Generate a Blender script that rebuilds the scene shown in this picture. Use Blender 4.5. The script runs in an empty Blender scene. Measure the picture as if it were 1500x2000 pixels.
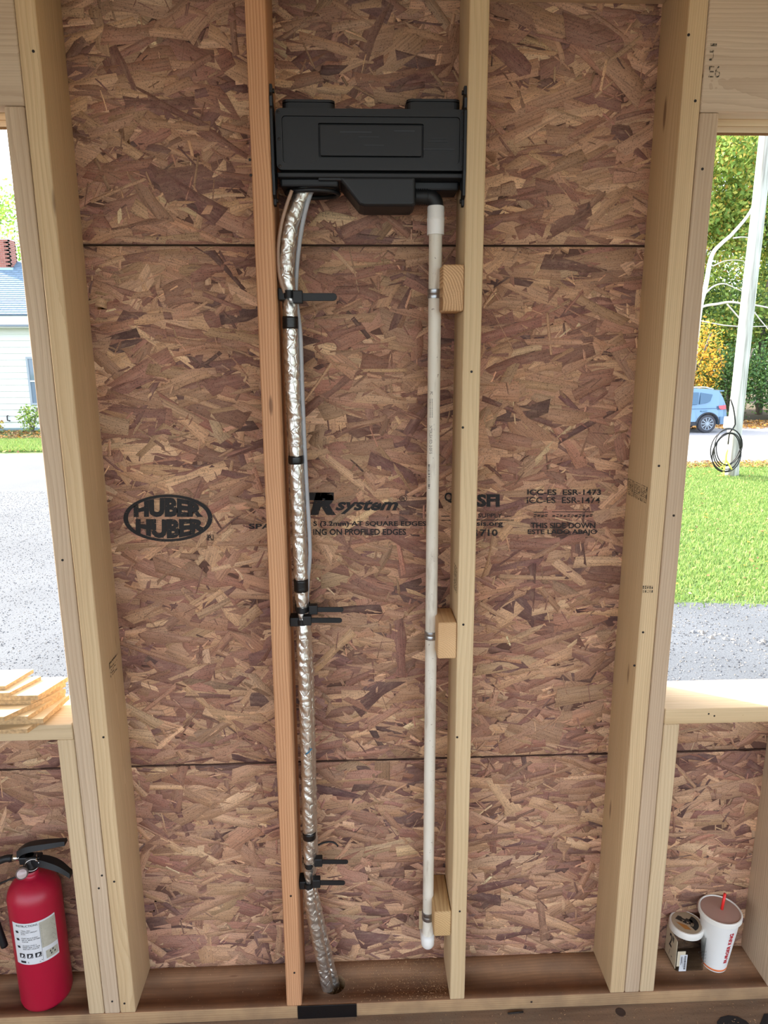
import bpy, bmesh, math, random
import numpy as np
from mathutils import Vector, Matrix

# ------------------------------------------------------------------ camera, light, exposure
SC = bpy.context.scene
COL = SC.collection
CAM = np.array([-0.03318, -1.44011, 1.6150])
RT = np.array([0.99914261, -0.04117969, -0.00427606])
UP = np.array([0.01319801, 0.2189121, 0.97565532])
FW = np.array([0.0392411, 0.97487524, -0.2192679])
FPX = 1372.86
cd = bpy.data.cameras.new('camera'); cam = bpy.data.objects.new('camera', cd); COL.objects.link(cam)
cam.matrix_world = Matrix(((RT[0], UP[0], -FW[0], CAM[0]), (RT[1], UP[1], -FW[1], CAM[1]), (RT[2], UP[2], -FW[2], CAM[2]), (0, 0, 0, 1)))
cd.sensor_fit = 'VERTICAL'; cd.sensor_height = 24.0; cd.lens = 24.0 * FPX / 2000.0
cd.clip_start = 0.02; cd.clip_end = 400
SC.camera = cam

SUN_DIR = Vector((-0.80, 0.46, 0.62)).normalized()      # towards the sun: outside, up and to the left
world = bpy.data.worlds.new('world'); SC.world = world; world.use_nodes = True
wn = world.node_tree; wn.nodes.clear()
sky = wn.nodes.new('ShaderNodeTexSky'); sky.sky_type = 'NISHITA'; sky.sun_disc = False
sky.sun_elevation = math.asin(SUN_DIR.z); sky.sun_rotation = math.atan2(SUN_DIR.x, SUN_DIR.y)
sky.air_density = 1.0; sky.dust_density = 5.0; sky.ozone_density = 1.0; sky.altitude = 50
hz = wn.nodes.new('ShaderNodeMix'); hz.data_type = 'RGBA'; hz.inputs[0].default_value = 0.45
hz.inputs[7].default_value = (5.2, 5.4, 5.8, 1)
bg = wn.nodes.new('ShaderNodeBackground'); bg.inputs[1].default_value = 0.50
wo = wn.nodes.new('ShaderNodeOutputWorld')
wn.links.new(sky.outputs[0], hz.inputs[6]); wn.links.new(hz.outputs[2], bg.inputs[0]); wn.links.new(bg.outputs[0], wo.inputs[0])
sd = bpy.data.lights.new('sun', 'SUN'); sd.energy = 8.0; sd.angle = math.radians(1.2); sd.color = (1.0, 0.95, 0.87)
so = bpy.data.objects.new('sun', sd); COL.objects.link(so); so.rotation_euler = SUN_DIR.to_track_quat('Z', 'Y').to_euler()
so.location = (-20, 12, 20)
SC.view_settings.view_transform = 'Standard'; SC.view_settings.look = 'None'
SC.view_settings.exposure = 0.88; SC.view_settings.gamma = 1.0; SC.view_settings.use_curve_mapping = False
try:
    SC.cycles.max_bounces = 8; SC.cycles.diffuse_bounces = 5; SC.cycles.transparent_max_bounces = 12
    SC.cycles.use_denoising = True
except Exception: pass

rng = np.random.default_rng(7); random.seed(7)

# ------------------------------------------------------------------ helpers
def ray(u, v): return RT * (u - 750) - UP * (v - 1000) + FW * FPX
def at(u, v, Y):
    r = ray(u, v); return CAM + r * ((Y - CAM[1]) / r[1])
def atz(u, v, Z):
    r = ray(u, v); return CAM + r * ((Z - CAM[2]) / r[2])
def pxs(P):
    q = np.asarray(P) - CAM; z = q @ FW
    return 750 + FPX * (q @ RT) / z, 1000 - FPX * (q @ UP) / z, z
def lin(c):
    out = []
    for x in c[:3]:
        x = x / 255.0
        out.append(x / 12.92 if x <= 0.04045 else ((x + 0.055) / 1.055) ** 2.4)
    return (out[0], out[1], out[2], 1.0)

class N:
    """small node-tree writer"""
    def __init__(s, name):
        s.m = bpy.data.materials.new(name); s.m.use_nodes = True; s.t = s.m.node_tree; s.t.nodes.clear()
        s.o = s.add('ShaderNodeOutputMaterial'); s.b = s.add('ShaderNodeBsdfPrincipled'); s.l(s.b.outputs[0], s.o.inputs[0])
    def add(s, k, **kw):
        n = s.t.nodes.new(k)
        for a, v in kw.items(): setattr(n, a, v)
        return n
    def l(s, a, b): s.t.links.new(a, b)
    def math(s, op, a, b=None, c=None):
        n = s.add('ShaderNodeMath', operation=op)
        for i, x in enumerate((a, b, c)):
            if x is None: continue
            if isinstance(x, (int, float)): n.inputs[i].default_value = x
            else: s.l(x, n.inputs[i])
        return n.outputs[0]
    def mix(s, f, a, b, mode='MIX'):
        n = s.add('ShaderNodeMix', data_type='RGBA', blend_type=mode, clamp_factor=True)
        for i, x in ((0, f), (6, a), (7, b)):
            if isinstance(x, (int, float)): n.inputs[i].default_value = x
            elif isinstance(x, tuple): n.inputs[i].default_value = x
            else: s.l(x, n.inputs[i])
        return n.outputs[2]
    def ramp(s, f, p0, p1, c0=(0, 0, 0, 1), c1=(1, 1, 1, 1)):
        n = s.add('ShaderNodeValToRGB'); e = n.color_ramp.elements
        e[0].position = p0; e[0].color = c0; e[1].position = p1; e[1].color = c1
        s.l(f, n.inputs[0]); return n.outputs[0]
    def noise(s, vec, scale, detail=3, rough=0.5, dist=0.0):
        n = s.add('ShaderNodeTexNoise'); n.inputs['Scale'].default_value = scale; n.inputs['Detail'].default_value = detail
        n.inputs['Roughness'].default_value = rough; n.inputs['Distortion'].default_value = dist
        if vec is not None: s.l(vec, n.inputs['Vector'])
        return n.outputs[0]
    def mapping(s, vec, scale=(1, 1, 1), loc=(0, 0, 0)):
        n = s.add('ShaderNodeMapping'); n.inputs['Scale'].default_value = scale; n.inputs['Location'].default_value = loc
        s.l(vec, n.inputs['Vector']); return n.outputs[0]
    def obj(s): return s.add('ShaderNodeTexCoord').outputs['Object']
    def bump(s, h, strength=0.3, dist=0.002):
        n = s.add('ShaderNodeBump'); n.inputs['Strength'].default_value = strength; n.inputs['Distance'].default_value = dist
        s.l(h, n.inputs['Height']); s.l(n.outputs[0], s.b.inputs['Normal'])
    def base(s, c):
        if isinstance(c, tuple): s.b.inputs['Base Color'].default_value = c
        else: s.l(c, s.b.inputs['Base Color'])
    def set(s, **kw):
        for k, v in kw.items(): s.b.inputs[k.replace('_', ' ')].default_value = v
        return s

def simple(name, rgb, rough=0.6, metal=0.0, var=0.12, scale=40.0, bump=0.0, bdist=0.001, **kw):
    n = N(name); c = lin(rgb); o = n.obj(); f = n.noise(o, scale, 4)
    d = tuple(x * (1 - var) for x in c[:3]) + (1,); e = tuple(min(1, x * (1 + var)) for x in c[:3]) + (1,)
    n.base(n.mix(f, d, e)); n.set(Roughness=rough, Metallic=metal, **kw)
    if bump: n.bump(n.noise(o, scale * 4, 3), bump, bdist)
    return n.m

def wood(name, light, dark, scale=62.0, contrast=0.55, knots=0.10, rough=0.7, dirt=0.0):
    n = N(name); o = n.obj(); rnd = n.add('ShaderNodeObjectInfo').outputs['Random']
    off = n.add('ShaderNodeCombineXYZ')
    n.l(n.math('MULTIPLY', rnd, 37.0), off.inputs[0])
    n.l(n.math('SUBTRACT', n.math('MULTIPLY', n.math('FRACT', n.math('MULTIPLY', rnd, 17.3)), 0.22), 0.11), off.inputs[1])
    n.l(n.math('SUBTRACT', n.math('MULTIPLY', n.math('FRACT', n.math('MULTIPLY', rnd, 53.7)), 0.16), 0.05), off.inputs[2])
    va = n.add('ShaderNodeVectorMath', operation='ADD'); n.l(o, va.inputs[0]); n.l(off.outputs[0], va.inputs[1]); p = va.outputs[0]
    # low frequency warp so the rings open into cathedrals along the board
    ps = n.mapping(p, (1.6, 9.0, 9.0)); wn_ = n.add('ShaderNodeTexNoise'); wn_.inputs['Scale'].default_value = 1.0; wn_.inputs['Detail'].default_value = 2
    n.l(ps, wn_.inputs['Vector'])
    ws = n.add('ShaderNodeVectorMath', operation='MULTIPLY_ADD'); n.l(wn_.outputs['Color'], ws.inputs[0]); ws.inputs[1].default_value = (0, 0.034, 0.034); n.l(p, ws.inputs[2])
    w = n.add('ShaderNodeTexWave', wave_type='RINGS', rings_direction='X', wave_profile='SAW'); w.inputs['Scale'].default_value = scale
    w.inputs['Distortion'].default_value = 0.6; w.inputs['Detail'].default_value = 1; w.inputs['Detail Scale'].default_value = 1.2
    n.l(ws.outputs[0], w.inputs['Vector'])
    ring = n.ramp(w.outputs['Fac'], 0.35, 0.98)
    fib = n.noise(n.mapping(p, (5, 420, 420)), 1.0, 3)
    tone = n.noise(n.mapping(p, (0.9, 9, 9)), 1.0, 2)
    L = lin(light); D = lin(dark); M = tuple((a * .55 + b * .45) for a, b in zip(L[:3], D[:3])) + (1,)
    c = n.mix(n.ramp(tone, 0.35, 0.7), L, M)
    c = n.mix(n.math('MULTIPLY', ring, contrast), c, D)
    c = n.mix(n.math('MULTIPLY', n.ramp(fib, 0.45, 0.8), 0.30), c, tuple(x * 0.62 for x in D[:3]) + (1,))
    if knots:
        v = n.add('ShaderNodeTexVoronoi', feature='F1'); v.inputs['Scale'].default_value = 1.0
        n.l(n.mapping(p, (3.2, 15, 15)), v.inputs['Vector'])
        k = n.ramp(v.outputs['Distance'], knots * 0.55, knots, (1, 1, 1, 1), (0, 0, 0, 1))
        c = n.mix(n.math('MULTIPLY', k, 0.72), c, lin((98, 62, 40)))
    if dirt:
        c = n.mix(n.math('MULTIPLY', n.ramp(n.noise(p, 14, 5), 0.4, 0.75), dirt), c, lin((96, 74, 58)))
    n.base(c); n.set(Roughness=rough)
    n.bump(n.mix(0.5, fib, ring), 0.18, 0.0012)
    return n.m

def mk(name, verts, faces, mat=None, parent=None, smooth=False):
    me = bpy.data.meshes.new(name); me.from_pydata([tuple(map(float, v)) for v in verts], [], [tuple(map(int, f)) for f in faces]); me.update()
    return link(name, me, mat, parent, smooth)
def link(name, me, mat=None, parent=None, smooth=False):
    o = bpy.data.objects.new(name, me); COL.objects.link(o)
    for m in (mat if isinstance(mat, (list, tuple)) else [mat]):
        if m is not None: me.materials.append(m)
    if smooth: me.polygons.foreach_set('use_smooth', [True] * len(me.polygons))
    if parent is not None: adopt(o, parent)
    return o
def adopt(o, p):
    M = Matrix.Identity(4); q = p
    while q is not None:
        M = Matrix.Translation(q.location) @ M if q.type == 'EMPTY' else q.matrix_basis @ M
        q = q.parent if q.type != 'EMPTY' else None
    o.parent = p
    if p.type == 'EMPTY': o.matrix_parent_inverse = Matrix.Translation(p.location).inverted()
    else: o.matrix_parent_inverse = world_of(p).inverted()
def world_of(o):
    if o.parent is None: return o.matrix_basis.copy()
    return world_of(o.parent) @ o.matrix_parent_inverse @ o.matrix_basis
def bmo(name, bm, mat=None, parent=None, smooth=False):
    bmesh.ops.recalc_face_normals(bm, faces=bm.faces)
    me = bpy.data.meshes.new(name); bm.to_mesh(me); bm.free()
    return link(name, me, mat, parent, smooth)
def autosmooth(o, ang=0.6):
    me = o.data; me.polygons.foreach_set('use_smooth', [True] * len(me.polygons))
    bm = bmesh.new(); bm.from_mesh(me)
    for e in bm.edges: e.smooth = not (len(e.link_faces) == 2 and e.calc_face_angle(0) > ang)
    bm.to_mesh(me); bm.free(); return o
def thing(name, label, cat, loc, group=None):
    o = bpy.data.objects.new(name, None); COL.objects.link(o); o.location = tuple(map(float, loc)); o.empty_display_size = 0.05
    o['label'] = label; o['category'] = cat
    if group: o['group'] = group
    return o
def tag(o, label, cat, group=None):
    o['label'] = label; o['category'] = cat
    if group: o['group'] = group
    return o
def structure(name, loc=(0, 0, 0)):
    o = bpy.data.objects.new(name, None); COL.objects.link(o); o.location = loc; o['kind'] = 'structure'; return o

def box_bm(x0, x1, y0, y1, z0, z1, bev=0.0, seg=2, bm=None):
    own = bm is None
    if own: bm = bmesh.new()
    r = bmesh.ops.create_cube(bm, size=1.0)
    vs = r['verts']
    for v in vs: v.co = Vector(((x0 + x1) / 2 + v.co.x * (x1 - x0), (y0 + y1) / 2 + v.co.y * (y1 - y0), (z0 + z1) / 2 + v.co.z * (z1 - z0)))
    if bev:
        es = list({e for v in vs for e in v.link_edges})
        bmesh.ops.bevel(bm, geom=es, offset=bev, segments=seg, affect='EDGES', profile=0.5)
    return bm
def box(name, x0, x1, y0, y1, z0, z1, mat, parent=None, bev=0.0, seg=2):
    return bmo(name, box_bm(x0, x1, y0, y1, z0, z1, bev, seg), mat, parent)
def lumber(name, x0, x1, y0, y1, z0, z1, axis, mat, parent=None, bev=0.0032):
    c = Vector(((x0 + x1) / 2, (y0 + y1) / 2, (z0 + z1) / 2)); a, b, d = x1 - x0, y1 - y0, z1 - z0
    if axis == 'z': L, W, T = d, b, a
    elif axis == 'y': L, W, T = b, a, d
    else: L, W, T = a, b, d
    bm = box_bm(-L / 2, L / 2, -W / 2, W / 2, -T / 2, T / 2, bev, 2)
    o = bmo(name, bm, mat, None)
    o.location = c
    if axis == 'z': o.rotation_euler = (0, -math.pi / 2, 0)
    if axis == 'y': o.rotation_euler = (0, 0, math.pi / 2)
    if parent is not None: adopt(o, parent)
    return autosmooth(o, 0.9)
def lathe(prof, c, seg=32, axis='z', cap=True):
    """prof: list of (r, h) going up; returns bm in world coords about point c"""
    vs, fs = [], []
    for r, h in prof:
        for k in range(seg):
            a = 2 * math.pi * k / seg; x, y = r * math.cos(a), r * math.sin(a)
            p = {'z': (x, y, h), 'x': (h, x, y), 'y': (x, h, y)}[axis]
            vs.append((c[0] + p[0], c[1] + p[1], c[2] + p[2]))
    n = len(prof)
    for i in range(n - 1):
        for k in range(seg):
            k2 = (k + 1) % seg; fs.append((i * seg + k, i * seg + k2, (i + 1) * seg + k2, (i + 1) * seg + k))
    if cap:
        fs.append(tuple(range(seg))[::-1]); fs.append(tuple((n - 1) * seg + k for k in range(seg)))
    bm = bmesh.new(); V = [bm.verts.new(v) for v in vs]
    for f in fs:
        try: bm.faces.new([V[i] for i in f])
        except ValueError: pass
    return bm
def catmull(P, n=8):
    P = [np.array(p, float) for p in P]; Q = [2 * P[0] - P[1]] + P + [2 * P[-1] - P[-2]]; out = []
    for i in range(1, len(Q) - 2):
        for k in range(n):
            t = k / n; a, b, c, d = Q[i - 1], Q[i], Q[i + 1], Q[i + 2]
            out.append(0.5 * (2 * b + (c - a) * t + (2 * a - 5 * b + 4 * c - d) * t * t + (3 * b - a - 3 * c + d) * t ** 3))
    out.append(P[-1]); return np.array(out)
def resample(P, step):
    d = np.r_[0, np.cumsum(np.linalg.norm(np.diff(P, axis=0), axis=1))]; m = max(2, int(d[-1] / step) + 1); s = np.linspace(0, d[-1], m)
    return np.stack([np.interp(s, d, P[:, i]) for i in range(3)], 1)
def sweep(P, rad, seg=10, cap=True):
    """tube along P; rad float, array (n) or array (n, seg). returns verts, faces"""
    P = np.asarray(P, float); n = len(P); T = np.gradient(P, axis=0); T /= np.linalg.norm(T, axis=1)[:, None] + 1e-12
    ref = np.array([0, 1.0, 0]) if abs(T[0][1]) < 0.9 else np.array([1.0, 0, 0])
    A = np.zeros((n, 3)); a = ref - T[0] * (ref @ T[0]); a /= np.linalg.norm(a)
    for i in range(n):
        a = a - T[i] * (a @ T[i]); a /= np.linalg.norm(a); A[i] = a
    B = np.cross(T, A); ang = 2 * np.pi * np.arange(seg) / seg
    rad = np.asarray(rad, float)
    if rad.ndim == 0: rad = np.full((n, seg), float(rad))
    elif rad.ndim == 1: rad = np.repeat(rad[:, None], seg, 1)
    V = P[:, None, :] + rad[:, :, None] * (np.cos(ang)[None, :, None] * A[:, None, :] + np.sin(ang)[None, :, None] * B[:, None, :])
    V = V.reshape(-1, 3); F = []
    for i in range(n - 1):
        for k in range(seg):
            k2 = (k + 1) % seg; F.append((i * seg + k, i * seg + k2, (i + 1) * seg + k2, (i + 1) * seg + k))
    if cap:
        F.append(tuple(range(seg))[::-1]); F.append(tuple((n - 1) * seg + k for k in range(seg)))
    return V, F
def tube(name, P, rad, mat, parent=None, seg=10, smooth=True):
    V, F = sweep(P, rad, seg); return mk(name, V, F, mat, parent, smooth)
def prism(name, pts, y0, y1, mat, parent=None, bev=0.0, seg=2):
    """outline pts [(x,z)] extruded along y from y0 (front) to y1"""
    bm = bmesh.new(); a = [bm.verts.new((x, y0, z)) for x, z in pts]; b = [bm.verts.new((x, y1, z)) for x, z in pts]
    fa = bm.faces.new(a); bm.faces.new(b[::-1]); n = len(pts)
    for i in range(n): bm.faces.new((a[i], b[i], b[(i + 1) % n], a[(i + 1) % n]))
    if bev: bmesh.ops.bevel(bm, geom=list(fa.edges), offset=bev, segments=seg, affect='EDGES', profile=0.5)
    return bmo(name, bm, mat, parent)
def rrect(x0, x1, z0, z1, r, k=4):
    out = []
    for cx, cz, a0 in ((x1 - r, z1 - r, 0), (x0 + r, z1 - r, 90), (x0 + r, z0 + r, 180), (x1 - r, z0 + r, 270)):
        for i in range(k + 1):
            a = math.radians(a0 + 90 * i / k); out.append((cx + r * math.cos(a), cz + r * math.sin(a)))
    return out
def ring(name, po, pi, y0, y1, mat, parent=None):
    """frame between two outlines of equal length, front y0, back y1"""
    n = len(po); V = [(x, y0, z) for x, z in po] + [(x, y0, z) for x, z in pi] + [(x, y1, z) for x, z in po] + [(x, y1, z) for x, z in pi]; F = []
    for i in range(n):
        j = (i + 1) % n
        F += [(i, j, n + j, n + i), (i, 2 * n + i, 2 * n + j, j), (n + i, n + j, 3 * n + j, 3 * n + i), (2 * n + i, 3 * n + i, 3 * n + j, 2 * n + j)]
    return mk(name, V, F, mat, parent)

_txt = {}
def text2d(s, bold=0.0, shear=0.0, spacing=1.0):
    """letters as a flat mesh normalised to the box 0..1 x 0..1; returns verts (n,2), faces, aspect"""
    cu = bpy.data.curves.new('t', 'FONT'); cu.body = s; cu.size = 1; cu.shear = shear; cu.offset = bold; cu.resolution_u = 3; cu.space_character = spacing
    ob = bpy.data.objects.new('t', cu); COL.objects.link(ob)
    dg = bpy.context.evaluated_depsgraph_get(); me = ob.evaluated_get(dg).to_mesh()
    V = np.array([v.co[:2] for v in me.vertices]); F = [tuple(p.vertices) for p in me.polygons]
    ob.evaluated_get(dg).to_mesh_clear(); bpy.data.objects.remove(ob); bpy.data.curves.remove(cu)
    lo, hi = V.min(0), V.max(0); asp = (hi[0] - lo[0]) / max(1e-6, hi[1] - lo[1])
    return (V - lo) / np.maximum(hi - lo, 1e-6), F, asp
class Flat:
    """collects flat print (letters, bars, boxes) in unit boxes and maps it on a surface"""
    def __init__(s): s.V = []; s.F = []
    def put(s, V, F):
        b = len(s.V); s.V += [tuple(v) for v in V]; s.F += [tuple(i + b for i in f) for f in F]
    def text(s, st, x0, y0, x1, y1, **k):
        V, F, a = text2d(st, **k); s.put(np.stack([x0 + V[:, 0] * (x1 - x0), y0 + V[:, 1] * (y1 - y0)], 1), F)
    def vtext(s, st, x0, y0, x1, y1, **k):          # reads downwards
        V, F, a = text2d(st, **k); s.put(np.stack([x0 + V[:, 1] * (x1 - x0), y1 - V[:, 0] * (y1 - y0)], 1), [f[::-1] for f in F])
    def utext(s, st, x0, y0, x1, y1, **k):          # reads upwards
        V, F, a = text2d(st, **k); s.put(np.stack([x1 - V[:, 1] * (x1 - x0), y0 + V[:, 0] * (y1 - y0)], 1), F)
    def rect(s, x0, y0, x1, y1, n=1):
        for i in range(n):
            a = x0 + (x1 - x0) * i / n; b = x0 + (x1 - x0) * (i + 1) / n
            s.put([(a, y0), (b, y0), (b, y1), (a, y1)], [(0, 1, 2, 3)])
    def poly(s, pts): s.put(pts, [tuple(range(len(pts)))])
    def build(s, name, fn, mat, parent): return mk(name, [fn(*v) for v in s.V], s.F, mat, parent)

def quads_mesh(name, C, A, B, mat, parent=None, colors=None, kind='stuff', tri=False):
    """many little leaf/chip quads: centres C, half axes A and B (n,3)"""
    n = len(C)
    if tri: V = np.stack([C - A, C + A, C + B], 1); k = 3
    else: V = np.stack([C - A, C - B * .8, C + A, C + B * .8], 1); k = 4
    me = bpy.data.meshes.new(name); me.vertices.add(n * k); me.vertices.foreach_set('co', V.reshape(-1).astype(np.float32))
    me.loops.add(n * k); me.loops.foreach_set('vertex_index', np.arange(n * k, dtype=np.int32))
    me.polygons.add(n); me.polygons.foreach_set('loop_start', np.arange(0, n * k, k, dtype=np.int32)); me.polygons.foreach_set('loop_total', np.full(n, k, dtype=np.int32))
    if colors is not None:
        ca = me.color_attributes.new('tint', 'FLOAT_COLOR', 'POINT')
        ca.data.foreach_set('color', np.repeat(np.c_[colors, np.ones(n)], k, axis=0).reshape(-1).astype(np.float32))
    me.update(); me.validate()
    o = link(name, me, mat, parent)
    if kind: o['kind'] = kind
    return o

# ------------------------------------------------------------------ materials
M = {}
M['pine'] = wood('pine', (210, 188, 152), (178, 150, 114), 60, 0.45)
M['pine_pale'] = wood('pine_pale', (216, 192, 152), (186, 156, 114), 48, 0.38, 0.07)
M['pine_yellow'] = wood('pine_yellow', (212, 186, 146), (180, 148, 106), 70, 0.46, 0.12)
M['fir'] = wood('fir', (214, 166, 122), (166, 106, 70), 56, 0.70, 0.08)
M['pine_grey'] = wood('pine_grey', (204, 182, 154), (166, 138, 110), 55, 0.42, 0.09)
M['plate'] = wood('plate_wood', (182, 152, 112), (140, 104, 72), 55, 0.42, 0.06, 0.8, 0.55)
M['sheath_edge'] = simple('sheathing_edge', (176, 140, 100), 0.85, var=0.3, scale=300)

def osb_mat():
    n = N('oriented_strand'); at_ = n.add('ShaderNodeAttribute', attribute_name='tint'); uv = n.add('ShaderNodeUVMap', uv_map='grain').outputs[0]
    g = n.noise(n.mapping(uv, (11, 300, 1)), 1.0, 4, 0.65); g2 = n.noise(n.mapping(uv, (45, 120, 1)), 1.0, 4)
    sp = n.noise(n.obj(), 430.0, 2); bl = n.noise(n.mapping(n.obj(), (18, 18, 40)), 1.0, 4, 0.6)
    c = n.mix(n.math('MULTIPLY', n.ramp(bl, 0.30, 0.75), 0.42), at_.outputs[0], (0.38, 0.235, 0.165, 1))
    c = n.mix(n.math('MULTIPLY', n.ramp(g, 0.44, 0.70), 0.50), c, (0.085, 0.048, 0.038, 1))
    c = n.mix(n.math('MULTIPLY', n.ramp(sp, 0.57, 0.66), 0.55), c, (0.04, 0.024, 0.02, 1))
    c = n.mix(n.math('MULTIPLY', n.ramp(g2, 0.52, 0.80), 0.38), c, (0.50, 0.33, 0.22, 1))
    n.base(c); n.set(Roughness=0.72, Specular_IOR_Level=0.3)
    n.bump(n.mix(0.5, g, sp), 0.35, 0.0008); return n.m
M['osb'] = osb_mat()
M['osb_core'] = simple('strand_core', (96, 66, 54), 0.85, var=0.35, scale=160, bump=0.5)
def ink_mat(name, rgb, lo, hi, stretch=(26, 26, 520)):
    n = N(name); o = n.obj(); a = n.noise(n.mapping(o, stretch), 1.0, 3); b = n.noise(o, 190, 3)
    f = n.ramp(n.math('ADD', n.math('MULTIPLY', a, 0.6), n.math('MULTIPLY', b, 0.4)), lo, hi)
    n.base(lin(rgb)); n.set(Roughness=0.8)
    tr = n.add('ShaderNodeBsdfTransparent'); mx = n.add('ShaderNodeMixShader'); n.l(f, mx.inputs[0]); n.l(tr.outputs[0], mx.inputs[1]); n.l(n.b.outputs[0], mx.inputs[2]); n.l(mx.outputs[0], n.o.inputs[0])
    return n.m
M['ink'] = ink_mat('printing_ink', (30, 28, 28), 0.33, 0.41)
M['ink_solid'] = simple('black_print', (30, 30, 34), 0.7)
M['stamp'] = ink_mat('stamp_ink', (70, 64, 52), 0.40, 0.56, (120, 120, 120))
M['black_plastic'] = simple('black_plastic', (15, 17, 21), 0.5, var=0.15, scale=200, bump=0.15, bdist=0.0004)
M['black_rubber'] = simple('black_rubber', (14, 15, 17), 0.55, var=0.2, scale=120)
M['black_tape'] = simple('black_tape', (14, 14, 16), 0.32, var=0.2, scale=120, bump=0.3)
M['grey_cable'] = simple('grey_cable', (168, 170, 174), 0.45)
def pvc_mat():
    n = N('white_pvc'); o = n.obj(); a = n.noise(o, 7, 4); b = n.noise(n.mapping(o, (90, 90, 14)), 1.0, 4); s = n.noise(o, 160, 2)
    c = n.mix(n.ramp(a, 0.3, 0.7), lin((226, 220, 206)), lin((212, 204, 186)))
    c = n.mix(n.math('MULTIPLY', n.ramp(b, 0.56, 0.72), 0.45), c, lin((150, 132, 110)))
    c = n.mix(n.math('MULTIPLY', n.ramp(s, 0.70, 0.76), 0.7), c, lin((110, 92, 76)))
    n.base(c); n.set(Roughness=0.4); return n.m
M['pvc'] = pvc_mat(); M['pvc_clean'] = simple('clean_white_pvc', (232, 230, 224), 0.35, var=0.04)
M['galv'] = simple('galvanised_steel', (176, 180, 184), 0.32, 1.0, var=0.15, scale=200, bump=0.1)
M['chrome'] = simple('bright_metal', (210, 210, 208), 0.2, 1.0, var=0.05)
M['dark_steel'] = simple('dark_steel', (52, 48, 46), 0.5, 0.7, var=0.2, scale=200)
def foil_mat():
    n = N('aluminium_foil'); o = n.obj(); v = n.add('ShaderNodeTexVoronoi', feature='DISTANCE_TO_EDGE'); v.inputs['Scale'].default_value = 60
    n.l(n.mapping(o, (1, 1, 0.7)), v.inputs['Vector']); a = n.noise(o, 130, 4, 0.6, 0.6)
    n.base(n.mix(n.noise(o, 30, 2), lin((214, 212, 206)), lin((238, 236, 230)))); n.set(Metallic=1.0, Roughness=0.38)
    lo = n.noise(n.mapping(o, (150, 150, 14)), 1.0, 3)
    n.bump(n.mix(0.4, n.mix(0.5, n.ramp(v.outputs['Distance'], 0.0, 0.10), a), lo), 0.55, 0.003); return n.m
M['foil'] = foil_mat()
M['red_paint'] = simple('red_enamel', (164, 18, 48), 0.38, var=0.10, scale=400, bump=0.12, bdist=0.0005)
M['label_white'] = simple('label_paper', (206, 208, 210), 0.55, var=0.06, scale=60)
M['label_dirty'] = simple('stained_label', (170, 166, 150), 0.6, var=0.25, scale=90)
M['white_card'] = simple('white_cup_card', (226, 226, 222), 0.6, var=0.03)
M['lid_brown'] = simple('translucent_lid', (176, 146, 134), 0.35, var=0.06)
M['straw_red'] = simple('red_straw', (226, 46, 42), 0.4)
M['print_red'] = simple('red_print', (188, 36, 52), 0.6)
M['orange_print'] = simple('orange_print', (222, 118, 62), 0.6)
M['lid_white'] = simple('white_lid', (226, 224, 216), 0.4, var=0.03)
M['label_tan'] = simple('tan_label', (176, 160, 134), 0.5, var=0.08)
M['label_black'] = simple('black_label', (44, 44, 42), 0.45, var=0.2)
M['label_orange'] = simple('orange_label', (178, 122, 62), 0.5)
M['cream_card'] = simple('cream_card', (202, 190, 164), 0.6, var=0.06)
def clear_mat(name, tint, rough=0.08, alpha=0.25):
    n = N(name); n.base(tint); n.set(Roughness=rough, IOR=1.2, Transmission_Weight=1.0)
    return n.m
M['clear'] = clear_mat('clear_plastic', (0.92, 0.92, 0.9, 1), 0.06)
M['marker_blue'] = simple('blue_marker', (30, 110, 150), 0.5)
M['chip'] = simple('sawdust', (196, 160, 118), 0.9, var=0.3, scale=300)
M['ply_top'] = wood('scrap_face', (214, 196, 160), (196, 172, 130), 30, 0.25, 0.0)
M['ply_edge'] = simple('particle_edge', (188, 156, 114), 0.85, var=0.65, scale=150, bump=0.6)
def attr_mat(name, rough=0.6, trans=0.0, spec=0.3):
    n = N(name); a = n.add('ShaderNodeAttribute', attribute_name='tint'); n.l(a.outputs[0], n.b.inputs['Base Color']); n.set(Roughness=rough, Specular_IOR_Level=spec)
    if trans:
        t = n.add('ShaderNodeBsdfTranslucent'); n.l(a.outputs[0], t.inputs[0]); mx = n.add('ShaderNodeMixShader'); mx.inputs[0].default_value = trans
        n.l(n.b.outputs[0], mx.inputs[1]); n.l(t.outputs[0], mx.inputs[2]); n.l(mx.outputs[0], n.o.inputs[0])
    return n.m
M['leaf'] = attr_mat('leaves', 0.6, 0.35); M['tinted'] = attr_mat('tinted', 0.85)
M['bark'] = simple('bark', (112, 104, 94), 0.9, var=0.35, scale=14, bump=0.6, bdist=0.02)
M['bark_pale'] = simple('pale_bark', (196, 192, 182), 0.8, var=0.2, scale=10)

def floor_mat():
    n = N('subfloor'); o = n.obj(); a = n.noise(n.mapping(o, (3, 40, 1)), 1.0, 5); b = n.noise(o, 9, 5); s = n.noise(o, 220, 2)
    c = n.mix(n.ramp(a, 0.3, 0.75), lin((150, 124, 100)), lin((104, 82, 64)))
    c = n.mix(n.math('MULTIPLY', n.ramp(b, 0.45, 0.7), 0.6), c, lin((122, 108, 92)))
    c = n.mix(n.math('MULTIPLY', n.ramp(s, 0.62, 0.7), 0.4), c, lin((60, 48, 40)))
    n.base(c); n.set(Roughness=0.9); n.bump(n.mix(0.5, a, s), 0.4, 0.003); return n.m
M['floor'] = floor_mat()

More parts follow.
